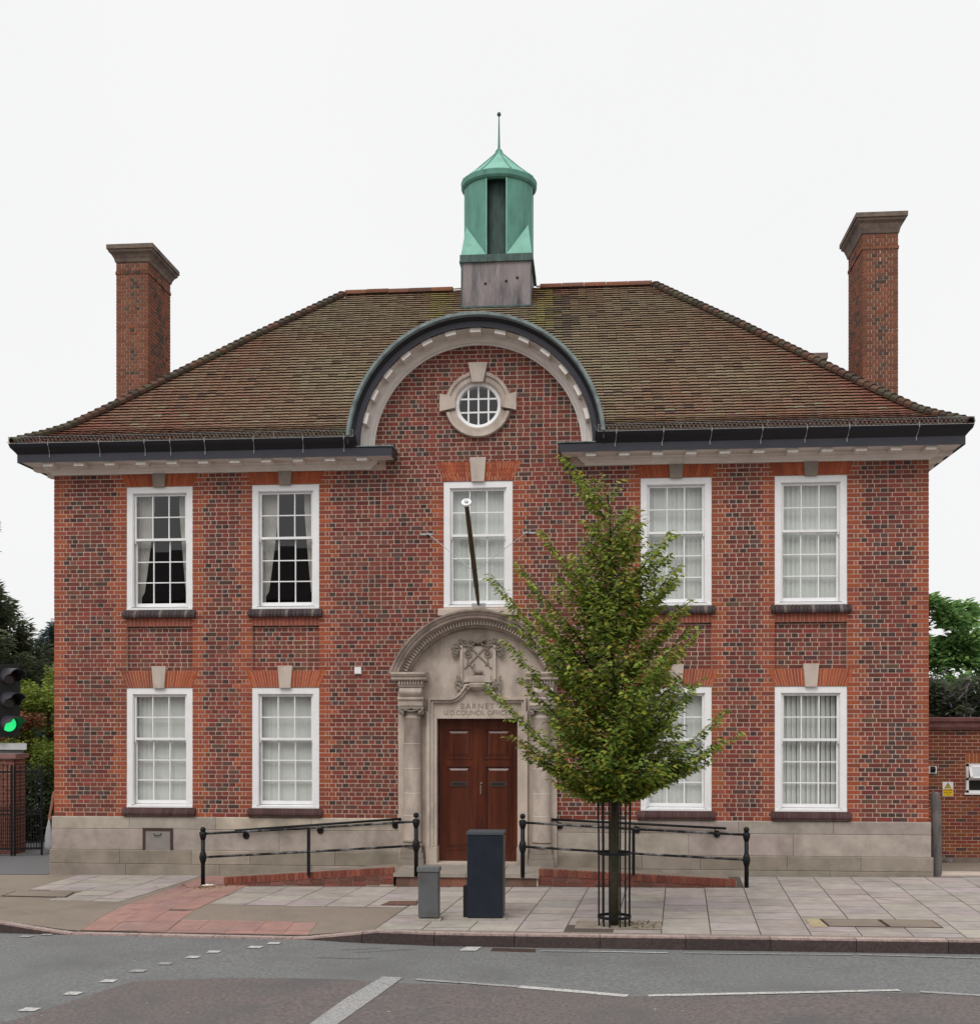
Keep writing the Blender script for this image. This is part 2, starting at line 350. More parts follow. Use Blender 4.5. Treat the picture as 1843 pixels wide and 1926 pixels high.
# kerb stones
kerb = group_obj('kerb', None, (0, -5.7, -.1)); kerb['kind'] = 'structure'
x = -12.0
while x < 12:
    L = random.uniform(0.92, 1.14); x1 = x + L - 0.008
    n = 5; vs = []; h = []
    bb = MB(); 
    for i in range(n + 1):
        xx = x + (x1 - x) * i / n; t = RZ + 0.02 + (0.105) * drop(xx) + gz(xx)
        y0 = ky(xx); w = 0.15
        hh = max(RZ + gz(xx) + .016, gz(xx) - 0.002 - (1 - drop(xx)) * .137)
        j = random.uniform(-.004, .004)
        vs += [(xx, y0 + j, -.4), (xx, y0 + j, hh - .02), (xx, y0 + .022, hh), (xx, y0 + w, hh), (xx, y0 + w, -.4)]
    fs = [(i * 5 + k, i * 5 + (k + 1) % 5, (i + 1) * 5 + (k + 1) % 5, (i + 1) * 5 + k) for i in range(n) for k in range(5)]
    fs += [(0, 1, 2, 3, 4), tuple(n * 5 + k for k in (4, 3, 2, 1, 0))]
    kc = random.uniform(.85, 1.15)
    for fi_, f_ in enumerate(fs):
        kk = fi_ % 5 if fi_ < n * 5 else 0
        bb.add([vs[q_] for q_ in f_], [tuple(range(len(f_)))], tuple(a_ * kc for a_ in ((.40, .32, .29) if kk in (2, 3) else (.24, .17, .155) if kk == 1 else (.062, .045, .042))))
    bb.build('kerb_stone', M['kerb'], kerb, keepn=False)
    x += L
# paving: clip a slab grid to convex regions
def clip(poly, reg):
    out = poly
    A = sum(reg[i][0] * reg[(i + 1) % len(reg)][1] - reg[(i + 1) % len(reg)][0] * reg[i][1] for i in range(len(reg)))
    sgn = 1 if A > 0 else -1
    for i in range(len(reg)):
        a, c_ = reg[i], reg[(i + 1) % len(reg)]; inp = out; out = []
        if not inp: return []
        f = lambda p: sgn * ((c_[0] - a[0]) * (p[1] - a[1]) - (c_[1] - a[1]) * (p[0] - a[0]))
        for k in range(len(inp)):
            p, q = inp[k], inp[(k + 1) % len(inp)]; fp, fq = f(p), f(q)
            if fp >= 0: out.append(p)
            if (fp >= 0) != (fq >= 0):
                t = fp / (fp - fq); out.append((p[0] + (q[0] - p[0]) * t, p[1] + (q[1] - p[1]) * t))
    return out
def area(p): return abs(sum(p[i][0] * p[(i + 1) % len(p)][1] - p[(i + 1) % len(p)][0] * p[i][1] for i in range(len(p)))) / 2
def slabs(parent, region, cw, ch, ox, oy, skew, slope, cols_, name='paving_slab', stagger=.5, gap=.015, holes=(), dz=0.0, th=.05):
    xs = [p[0] for p in region]; ys = [p[1] for p in region]; cnt = 0
    i0 = int((min(xs) - ox) / cw) - 3; i1 = int((max(xs) - ox) / cw) + 3
    for i in range(i0, i1):
        off = (i % 2) * ch * stagger
        j0 = int((min(ys) - oy) / ch) - 3; j1 = int((max(ys) - oy) / ch) + 3
        for j in range(j0, j1):
            u0, u1 = i * cw + gap / 2, (i + 1) * cw - gap / 2; v0, v1 = j * ch + off + gap, (j + 1) * ch + off - gap
            q = [(ox + u + skew * (v + oy), oy + v + slope * u) for u, v in ((u0, v0), (u1, v0), (u1, v1), (u0, v1))]
            q = clip(q, region)
            if len(q) < 3 or area(q) < 0.02 * cw: continue
            cx = sum(p[0] for p in q) / len(q); cy = sum(p[1] for p in q) / len(q)
            if any(h[0] < cx < h[1] and h[2] < cy < h[3] for h in holes): continue
            c = jit(random.choice(cols_), .05); t = dz + random.uniform(-.0015, .0015)
            b = MB(); n = len(q)
            b.add([(x, y, smooth_top(x, y) + t - th) for x, y in q] + [(x, y, smooth_top(x, y) + t) for x, y in q],
                  [tuple(range(n - 1, -1, -1)), tuple(range(n, 2 * n))] + [(k, (k + 1) % n, (k + 1) % n + n, k + n) for k in range(n)], c)
            b.build(name, M['slab'], parent); cnt += 1
    return cnt
pav = group_obj('footway', None, (3, -3, 0)); pav['kind'] = 'structure'
GREY = [(.385, .342, .315), (.365, .325, .30), (.405, .36, .33), (.35, .31, .288), (.38, .332, .308)]
# joints under the slabs: a slightly lower sheet of sand
surf('joint_sand', [(-3.61, -1.42), (-3.6, -3.42), (-.69, -3.66), (-.81, -5.44), (12, -5.95), (12, .02), (-3.61, .02)][:3] + [(-.69, -3.66), (-.3, -1.42)], -0.004, M['joint'])
surf('joint_sand', [(-.3, -1.0), (-.69, -3.66), (-.81, -5.44), (14, -6.0), (14, .02), (-.3, .02)], -0.004, M['joint'])
MH = ((1.78, 2.80, -5.33, -4.74),)
sk = dict(cw=0.6, ch=0.6, ox=5.0075, oy=-0.02, skew=.0715, slope=-.03, cols_=GREY)
split = lambda y: 4.4075 + .0715 * y
slabs(pav, [(-3.61, -1.5), (-3.6, -3.41), (-.70, -3.65), (-.30, -1.5)], **sk)
slabs(pav, [(-.30, -1.46), (-.69, -3.65), (-.81, -5.44), (split(-5.7), -5.68), (split(-1.46), -1.46)], holes=MH, **sk)
slabs(pav, [(split(0), -.08), (split(-5.7), -5.68), (14, -6.03), (14, -.08)], holes=MH, **sk)
s2 = dict(cw=0.6, ch=0.6, ox=-4.79, oy=-.2, skew=.035, slope=-.02, cols_=GREY)
surf('joint_sand', [(-7.0, -.1), (-4.79, -.1), (-4.93, -2.1), (-7.02, -2.0)], -0.004, M['joint'])
surf('joint_sand', [(-6.1, -2.1), (-4.93, -2.1), (-5.05, -3.2), (-6.2, -3.05)], -0.004, M['joint'])
slabs(pav, [(-7.0, -.1), (-4.79, -.1), (-4.93, -2.1), (-7.02, -2.0)], **s2)
slabs(pav, [(-6.1, -2.1), (-4.93, -2.1), (-5.05, -3.2), (-6.2, -3.05)], **s2)
REDC = [(.35, .20, .172), (.33, .185, .16), (.37, .215, .185), (.335, .20, .175)]
s3 = dict(cw=0.4, ch=0.4, ox=-4.7, oy=-.2, skew=.03, slope=-.02, cols_=REDC, name='tactile_slab', stagger=0, gap=.006)
surf('joint_sand', [(-4.72, -.2), (-4.86, -5.0), (-3.66, -5.08), (-3.61, -.2)], -0.004, M['joint'])
surf('joint_sand', [(-3.67, -4.51), (-3.65, -5.08), (-1.71, -5.2), (-1.72, -4.65)], -0.004, M['joint'])
slabs(pav, [(-4.72, -.2), (-4.86, -4.98), (-3.66, -5.08), (-3.61, -.2)], **s3)
slabs(pav, [(-3.65, -4.51), (-3.65, -5.08), (-1.71, -5.2), (-1.72, -4.65)], **s3)
# covers let into the footway
def cover(name, lbl, pts, m, kind_m='rust'):
    b = MB(); b.prism_z(pts, -.03, .006, g=True); o = b.build(name, M[kind_m], None, kind='structure')
    cx = sum(p[0] for p in pts) / len(pts); cy = sum(p[1] for p in pts) / len(pts)
    b = MB(); b.prism_z([(cx + (x - cx) * .93, cy + (y - cy) * .9) for x, y in pts], -.02, .009, g=True); b.build('cover_plate', m, o)
    return o
cover('manhole_cover', '', [(-7.12, -2.7), (-6.02, -2.82), (-6.12, -2.25), (-7.16, -2.16)], M['asphalt_brown'])
cover('manhole_cover', '', [(-1.07, -3.46), (-.55, -3.45), (-.58, -3.03), (-1.0, -3.04)], mat('rusty_plate', (.15, .08, .06), .8, .3, 10))
cover('manhole_cover', '', [(4.92, -5.05), (5.66, -5.08), (5.66, -4.48), (4.92, -4.47)], M['asphalt_brown'])
cover('manhole_cover', '', [(5.67, -5.08), (6.32, -5.1), (6.34, -4.5), (5.67, -4.48)], M['asphalt_brown'])
gpoly('mortar_patch', [(4.70, -5.1), (4.91, -5.1), (4.91, -4.46), (4.74, -4.46)], .005, mat('sand_mortar', (.4, .33, .2), .95, .15, 8))
gpoly('tree_pit_soil', [(1.73, -5.31), (2.84, -5.34), (2.84, -4.73), (1.75, -4.72)], .001, M['soil'])
# road markings
def mark(pts, m='paint', dz=.004):
    gpoly('road_marking', pts, RZ + dz, M[m])
def strip(p, q, w, m='paint'):
    dx, dy = q[0] - p[0], q[1] - p[1]; L = math.hypot(dx, dy); nx, ny = -dy / L * w / 2, dx / L * w / 2
    n = max(2, int(L / .12)); a = []; b_ = []
    for i in range(n + 1):
        t = i / n; j = random.uniform(-.006, .006); k = random.uniform(-.006, .006)
        a.append((p[0] + dx * t + nx, p[1] + dy * t + ny + j)); b_.append((p[0] + dx * t - nx, p[1] + dy * t - ny + k))
    mark(a + b_[::-1], m, .009)
for x, y in ((-3.515, -9.287), (-3.391, -8.57), (-3.262, -7.96), (-3.139, -7.41), (-2.981, -6.991), (-2.779, -6.59), (-2.638, -6.246), (-2.213, -5.92), (-2.047, -5.65), (-5.468, -5.291), (-5.25, -5.14)):
    e = random.uniform(.85, 1.15)
    mark([(x - .085 * e, y - .07), (x + .075, y - .075 * e), (x + .085 * e, y + .06), (x - .075, y + .07)], 'paint' if random.random() < .5 else 'paint_worn', .009)
mark([(-.324, -7.595), (-.094, -7.64), (-.22, -8.6), (-.394, -9.811), (-.45, -12), (-.72, -12), (-.647, -9.825), (-.52, -8.7)], 'paint_worn', .0095)
strip((.067, -7.72), (1.2, -8.03), .075, 'paint_worn'); strip((1.2, -8.03), (2.313, -8.40), .11)
strip((2.516, -8.38), (5.08, -8.0), .085, 'paint'); strip((5.265, -8.06), (7.5, -8.6), .08, 'paint_worn')
strip((1.344, -6.03), (1.9, -6.03), .06, 'paint_worn'); strip((1.9, -6.03), (2.851, -6.075), .045); strip((3.038, -6.09), (5.0, -6.11), .045, 'paint_worn'); strip((5.083, -6.10), (7.6, -6.38), .05, 'paint_worn')
mark([(.415, -5.80), (.60, -5.80), (.55, -6.06), (.345, -6.05)], 'paint', .010)
def crack(p, n, st, ang):
    a = []; b_ = []
    for i in range(n):
        a.append((p[0], p[1] + .006)); b_.append((p[0], p[1] - .006)); ang += random.uniform(-.5, .5); ang = max(-.9, min(.9, ang)); p = (p[0] + st * math.cos(ang), p[1] + st * .35 * math.sin(ang))
    gpoly('road_crack', a + b_[::-1], RZ + .0065, M['black'])
for p, n in (((-1.3, -6.55), 9), ((-.9, -6.2), 11), ((-1.1, -6.05), 8), ((-3.6, -10.1), 14)): crack(p, n, .09, .2)
for i in range(60):        # small chips of stone, gum and litter on the road and footway
    x, y = random.uniform(-5, 8), random.uniform(-9.6, -2.2)
    if abs(y - ky(x)) < .3: continue
    z_ = (smooth_top(x, y) + .003) if y > ky(x) else RZ + gz(x) + .008
    r_ = random.uniform(.008, .022); bmk = MB(); bmk.add([(x + r_ * math.cos(k) * random.uniform(.6, 1.2), y + r_ * math.sin(k) * random.uniform(.6, 1.2), z_) for k in (0, 1, 2, 3, 4, 5)], [(0, 1, 2, 3, 4, 5)])
    bmk.build('speck', M['paint_worn'], None, kind='structure')
gu = tag(MB().prism_z([(.74, -5.84), (1.27, -5.90), (1.27, -6.09), (.73, -6.03)], RZ - .02, RZ + .006, g=True).build('drain_cover', M['rust']), 'rusty iron gully cover in the gutter below the navy cabinet', 'drain cover')

# ================================================================== TOWN HALL
hall = thing('town_hall', 'two storey red brick council offices with hipped tile roof and green copper cupola', 'building', (0, 4, 0))
X0, X1, ZP, ZC = -7.5, 7.5, 0.95, 6.95
WH = .595
WX = [-5.59, -3.344, 0.008, 3.358, 5.585]
wins = [(WX[0], 1.11, 3.205), (WX[1], 1.11, 3.205), (WX[3], 1.11, 3.205), (WX[4], 1.11, 3.205)] + [(x, 4.572, 6.728) for x in WX]
holes = [(x - WH, x + WH, a, b_, None) for x, a, b_ in wins] + [(-.69, .70, -.2, 2.68, None)]
recess = [(x - WH, x + WH, 3.502, 4.287) for x in (WX[0], WX[1], WX[3], WX[4])]
# --- mortar core with openings
def wall_grid(y, x0, x1, z0, z1, openings, depth=.28):
    xs = sorted(set([x0, x1] + [v for o in openings for v in o[:2] if x0 < v < x1])); zs = sorted(set([z0, z1] + [v for o in openings for v in o[2:4] if z0 < v < z1]))
    b = MB()
    for i in range(len(xs) - 1):
        for j in range(len(zs) - 1):
            cx, cz = (xs[i] + xs[i + 1]) / 2, (zs[j] + zs[j + 1]) / 2
            if any(o[0] < cx < o[1] and o[2] < cz < o[3] for o in openings): continue
            b.add([(xs[i], y, zs[j]), (xs[i + 1], y, zs[j]), (xs[i + 1], y, zs[j + 1]), (xs[i], y, zs[j + 1])], [(0, 1, 2, 3)])
    for o in openings:
        a, c_, z_, w = o[:4]; d = depth if (len(o) < 5 or o[4] is None) else o[4]
        b.add([(a, y, z_), (a, y, w), (a, y + d, w), (a, y + d, z_)], [(0, 1, 2, 3)]); b.add([(c_, y, z_), (c_, y, w), (c_, y + d, w), (c_, y + d, z_)], [(0, 1, 2, 3)])
        b.add([(a, y, w), (c_, y, w), (c_, y + d, w), (a, y + d, w)], [(0, 1, 2, 3)]); b.add([(a, y, z_), (c_, y, z_), (c_, y + d, z_), (a, y + d, z_)], [(0, 1, 2, 3)])
    return b
MY = .006
ops = holes + [(a, b_, c_, d, .06) for a, b_, c_, d in recess]
wb = wall_grid(MY, X0 + .004, X1 - .004, -.3, ZC + .1, ops)
for a, b_, c_, d in recess: wb.add([(a, MY + .06, c_), (b_, MY + .06, c_), (b_, MY + .06, d), (a, MY + .06, d)], [(0, 1, 2, 3)])
# gable half disc with round window hole
GC, GR, RC, RR_ = 7.27, 1.9, (0.012, 8.03), .36
seg = 48; outer = []; inn = []
for i in range(seg):
    a = 2 * math.pi * i / seg
    dx, dz = math.cos(a), math.sin(a)
    # ray from the round window's centre to the half-disc outline
    t = 5.0
    ex, ez = RC[0], RC[1] - GC
    bq = ex * dx + ez * dz; cq = ex * ex + ez * ez - GR * GR; t = -bq + math.sqrt(bq * bq - cq)
    if dz < 0: t = min(t, (RC[1] - (ZC + .1)) / -dz)
    outer.append((RC[0] + dx * t, MY, RC[1] + dz * t)); inn.append((RC[0] + dx * RR_, MY, RC[1] + dz * RR_))
inb = [(p[0], .3, p[2]) for p in inn]
wb.add(outer + inn + inb, [(i, (i + 1) % seg, (i + 1) % seg + seg, i + seg) for i in range(seg)] + [(i + seg, (i + 1) % seg + seg, (i + 1) % seg + 2 * seg, i + 2 * seg) for i in range(seg)])
# corners of the gable that the fan leaves open, side and back walls
wb.add([(-1.9, MY, 7.05), (1.9, MY, 7.05), (1.9, MY, 7.3), (-1.9, MY, 7.3)], [(0, 1, 2, 3)]) if False else None
wb.add([(X0 + .004, MY, -.3), (X0 + .004, 8.7, -.3), (X0 + .004, 8.7, 7.05), (X0 + .004, MY, 7.05)], [(0, 1, 2, 3)])
wb.add([(X1 - .004, MY, -.3), (X1 - .004, 8.7, -.3), (X1 - .004, 8.7, 7.05), (X1 - .004, MY, 7.05)], [(0, 1, 2, 3)])
wb.add([(X0, 8.7, -.3), (X1, 8.7, -.3), (X1, 8.7, 7.05), (X0, 8.7, 7.05)], [(0, 1, 2, 3)])
wall = wb.build('wall', M['mortar'], hall, origin=(0, 0, 0), keepn=True)
# --- inside: floors, ceilings, partition walls
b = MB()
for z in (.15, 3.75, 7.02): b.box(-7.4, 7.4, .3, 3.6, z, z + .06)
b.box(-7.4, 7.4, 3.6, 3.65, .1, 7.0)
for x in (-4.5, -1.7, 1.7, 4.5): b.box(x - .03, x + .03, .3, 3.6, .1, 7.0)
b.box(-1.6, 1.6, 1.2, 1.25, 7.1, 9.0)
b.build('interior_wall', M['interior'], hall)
# --- brick colours
def c_panel(header=False):
    r = random.random()
    if header and r < .24: return jit((.080, .050, .047), .3)
    if r < .085: return jit((.112, .060, .051), .25)
    if r < .45: return jit((.160, .047, .039), .18)
    if r < .80: return jit((.220, .056, .042), .17)
    return jit((.185, .070, .052), .2)
def c_orange():
    return jit(random.choice([(.33, .084, .042), (.295, .075, .043), (.355, .095, .045), (.25, .068, .046)]), .12)
P = Pieces()
CO = .075; J = .0135
def inhole(x0, x1, z0, z1):
    for a, b_, c_, d in [h[:4] for h in holes] + recess:
        if z1 - .02 > c_ and z0 + .02 < d and x1 > a + .01 and x0 < b_ - .01: return (a, b_)
    return None
def run(x0, x1, k, z0, ql, qr, y=0.0, D=.014, pieces=P, panel=c_panel, quoin=c_orange):
    """one course of English bond between two faces, quoins toothed in"""
    hd = k % 2 == 1; L = x1 - x0; lst = []
    qL = [.215] if not hd else [.1025, .050]
    a, b_ = x0, x1
    if not ql and hd: lst.append((a, a + .05, 'h')); a += .05 + J
    if ql:
        for w in qL: lst.append((a, a + w, 'q')); a += w + J
        if hd:
            lst.append((a, a + .1025, 'q' if random.random() < .45 else 'h')); a += .1025 + J
        elif random.random() < .3: lst.append((a, a + .1025, 'q')); a += .1025 + J
    if qr:
        t = []
        for w in qL: t.append((b_ - w, b_, 'q')); b_ -= w + J
        if hd:
            t.append((b_ - .1025, b_, 'q' if random.random() < .45 else 'h')); b_ -= .1025 + J
        elif random.random() < .3: t.append((b_ - .1025, b_, 'q')); b_ -= .1025 + J
        lst += t
    u = (.1025 if hd else .215) + J; m = max(1, round((b_ - a + J) / u)) if b_ - a > .04 else 0
    if m:
        w = (b_ - a + J) / m
        for i in range(m):
            q0, q1 = a + i * w, a + (i + 1) * w - J
            if not hd and random.random() < .22 and w > .16:
                c_ = (q0 + q1) / 2; lst.append((q0, c_ - J / 2, 'h')); lst.append((c_ + J / 2, q1, 'h'))
            elif hd and 0 < i < m - 1 and random.random() < .0: pass
            else: lst.append((q0, q1, 'h' if hd else 's'))
    for q0, q1, t in lst:
        if q1 - q0 < .02: continue
        yy = y + random.uniform(-.0015, .0015); jx = random.uniform(-.0015, .0015); jz = random.uniform(-.001, .001)
        yield (q0 + jx, q1 + jx, yy, yy + D, z0 + J / 2 + jz, z0 + CO - J / 2 + jz, quoin() if t == 'q' else panel(t == 'h'))
def put(q, pieces=P, test=None):
    x0, x1, y0, y1, z0, z1, c = q
    if test and not test((x0 + x1) / 2, (z0 + z1) / 2): return
    pieces.box(x0, x1, y0, y1, z0, z1, c)
E_ = [-7.5, WX[0] - WH, WX[0] + WH, WX[1] - WH, WX[1] + WH, WX[3] - WH, WX[3] + WH, WX[4] - WH, WX[4] + WH, 7.5]
z = ZP; k = 0
nfr = []
while z < ZC - .01:
    for i in range(0, 9):
        a, b_ = E_[i], E_[i + 1]
        pier = i % 2 == 0
        if pier:
            if i == 4:       # wide centre bay: split by the first floor window or the porch
                if 4.56 <= z + .03 < 6.73:
                    for q in run(a, WX[2] - WH, k, z, True, True): put(q)
                    for q in run(WX[2] + WH, b_, k, z, True, True): put(q)
                else:
                    for q in run(a, b_, k, z, True, True):
                        cx = (q[0] + q[1]) / 2

                        if 3.40 <= z < 4.5 and cx * cx + (z + .04 - 2.97) ** 2 < 1.42 ** 2: continue
                        if z < 3.44:
                            q = list(q)
                            if q[0] < -1.36 < q[1]: q[1] = -1.352
                            elif q[0] < 1.36 < q[1]: q[0] = 1.352
                            elif q[0] >= -1.36 and q[1] <= 1.36: continue
                            if q[1] - q[0] < .02: continue
                        put(q)
            else:
                for q in run(a, b_, k, z, True, True): put(q)
        else:
            if 3.49 <= z + .03 and z + .03 <= 4.285:
                for q in run(a + .004, b_ - .004, k, z, False, False, y=.06):
                    q = list(q); q[5] = min(q[5], 4.284); q[4] = max(q[4], 3.506)
                    if q[5] - q[4] > .015: put(q)
            elif 4.285 < z + .03 < 4.46 or z < 1.1 or (4.42 < z + .03 < 4.6):
                pass
    z += CO; k += 1
# gable brickwork above the cornice line
while z < 9.1:
    hw = 1.55 if z + .04 < 7.30 else math.sqrt(max(.05, 1.86 ** 2 - (z + .04 - GC) ** 2))
    n = math.ceil(hw / .226) * .226
    for q in run(-n, n, k, z, False, False):
        cx = (q[0] + q[1]) / 2
        if z > 7.28 and abs(cx) > hw: continue
        if z <= 7.28 and abs(cx) > 1.9: continue
        if (cx - RC[0]) ** 2 + (z + .0375 - RC[1]) ** 2 < (.47) ** 2: continue
        put(q)
    z += CO; k += 1
P.flush('brick', M['brick'], wall, 300, 'brickwork')
# --- flat gauged arches (voussoirs) and soldier courses
VQ = Pieces()
def gauged(cx, z0, z1, hb, ht, n, ymid=-.004, key=(.10, .125), gp=.008):
    for s in (-1, 1):
        for i in range(n):
            f0, f1 = i / n, (i + 1) / n
            kb, kt = key[0] + .006, key[1] - .012
            xb0, xb1 = kb + (hb - kb) * f0, kb + (hb - kb) * f1 - gp; xt0, xt1 = kt + (ht - kt) * f0, kt + (ht - kt) * f1 - gp
            b = MB(); yj = ymid + random.uniform(-.001, .001)
            pts = [(cx + s * xb0, z0), (cx + s * xb1, z0), (cx + s * xt1, z1), (cx + s * xt0, z1)]
            b.prism_y(pts, yj, yj + .02, jit(random.choice([(.38, .095, .04), (.34, .08, .04), (.41, .11, .05)]), .12)); b.build('arch_brick', M['brick'], wall)
    MB().prism_y([(cx - hb, z0), (cx + hb, z0), (cx + ht, z1), (cx - ht, z1)], .0005, .004).build('arch_mortar', M['mortar'], wall)
def keystone(cx, z0, z1, wb, wt, y=-.045):
    b = MB(); b.prism_y([(cx - wb, z0), (cx + wb, z0), (cx + wt, z1), (cx - wt, z1)], y, .03); b.build('keystone', M['stone'] if z1 < 6.9 or cx > -1 and cx < 1 else M['weathered2'], wall)
M['weathered2'] = mat('greyed_stone', (.26, .22, .185), .9, .15, 6, .2, 60)
for x in (WX[0], WX[1], WX[3], WX[4]):
    gauged(x, 3.212, 3.50, .60, .715, 11); keystone(x, 3.20, 3.585, .097, .128)
    gauged(x, 6.735, 6.95, .60, .69, 11, gp=.003); keystone(x, 6.72, 6.955, .10, .12)
    b = MB(); n = 17; w = 2 * WH / n
    for i in range(n): b.box(x - WH + i * w + .004, x - WH + (i + 1) * w - .004, -.002, .05, 4.288, 4.445, jit((.30, .085, .055), .15))
    b.build('soldier_course', M['brick'], wall)
    MB().box(x - WH, x + WH, .003, .07, 4.285, 4.45).build('soldier_mortar', M['mortar'], wall)
gauged(WX[2], 6.735, 7.06, .60, .74, 11); keystone(WX[2], 6.72, 7.13, .107, .14)
# --- sills
for x, z0, z1 in wins:
    if x == WX[2]: continue
    n = 20; w = (2 * WH + .12) / n; b = MB()
    for i in range(n):
        a = x - WH - .06 + i * w
        c = jit((.075, .042, .042) if z0 < 2 else (.062, .050, .052), .25)
        if i % 7 == 3 and z0 > 2: c = (.16, .13, .12)
        g = .0015 if z0 < 2 else .004
        b.prism_x([(-.075, z0 - .135), (-.085, z0 - .10), (-.075, z0 - .07), (.0, z0 - .002), (.05, z0 + .0), (.05, z0 - .135)], a + g, a + w - g, c)
    b.build('sill', M['brick'], wall)
    MB().box(x - WH - .055, x + WH + .055, -.062, .04, z0 - .128, z0 - .062).build('sill_bedding', M['black'], wall)
MB().prism_x([(-.10, 4.43), (-.10, 4.53), (.05, 4.57), (.05, 4.43)], -.67, .68).build('sill', M['stone'], wall)

# --- plinth
pl = MB(); pl.box(X0 + .01, -1.36, .002, .1, -.4, ZP - .003); pl.box(1.36, X1 - .01, .002, .1, -.4, ZP - .003)
pl.box(X0 + .003, X0 + .1, .1, 8.6, -.4, ZP - .003)
pl = pl.build('plinth', M['joint_lt'] if 'joint_lt' in M else M['mortar'], hall, origin=(0, 0, 0))
PC = [(.40, .345, .295), (.43, .375, .32), (.36, .31, .27), (.46, .39, .33)]
LC = [(.29, .25, .205), (.265, .23, .185), (.33, .285, .235)]
for (a, b_) in ((X0 - .03, -1.36), (1.36, X1 + .03)):
    for (z0, z1, pr, cs, L) in ((.742, .95, .030, PC, 1.5), (.374, .738, .032, PC, 1.9), (.135, .37, .06, LC, 1.25), (-.4, .131, .062, LC, 1.6)):
        n = round((b_ - a) / L); xs = [a + (b_ - a) * i / n + (random.uniform(-.22, .22) if 0 < i < n else 0) for i in range(n + 1)]
        if a < 0: xs[0] -= .03 if pr > .05 else 0
        else: xs[-1] += .03 if pr > .05 else 0
        for i in range(n):
            q0, q1, t = xs[i] + .003, xs[i + 1] - .003, z1 - .002
            bb = MB(); c = jit(random.choice(cs), .08)
            top = [(-pr, z0), (-pr, t - .012), (-pr + .012, t), (.09, t), (.09, z0)]
            if z1 < .9 and hall and (q0 < -5.35 and q1 > -5.85) and False: continue
            bb.prism_x(top, q0, q1, c); bb.build('stone_block', M['stone_attr'], pl)
ht = MB(); ht.box(-5.875, -5.335, -.05, .0, .315, .36); ht.box(-5.875, -5.335, -.05, 0, .71, .755); ht.box(-5.875, -5.83, -.05, 0, .36, .71); ht.box(-5.38, -5.335, -.05, 0, .36, .71)
ht = ht.build('hatch', M['rust'], hall); MB().box(-5.845, -5.365, -.038, -.01, .345, .725).build('hatch_door', M['oldmetal'], ht)
MB().tube([(-5.68, -.04, .66), (-5.66, -.06, .63), (-5.56, -.06, .63), (-5.54, -.04, .66)], .008, 6).build('handle', M['black'], ht)

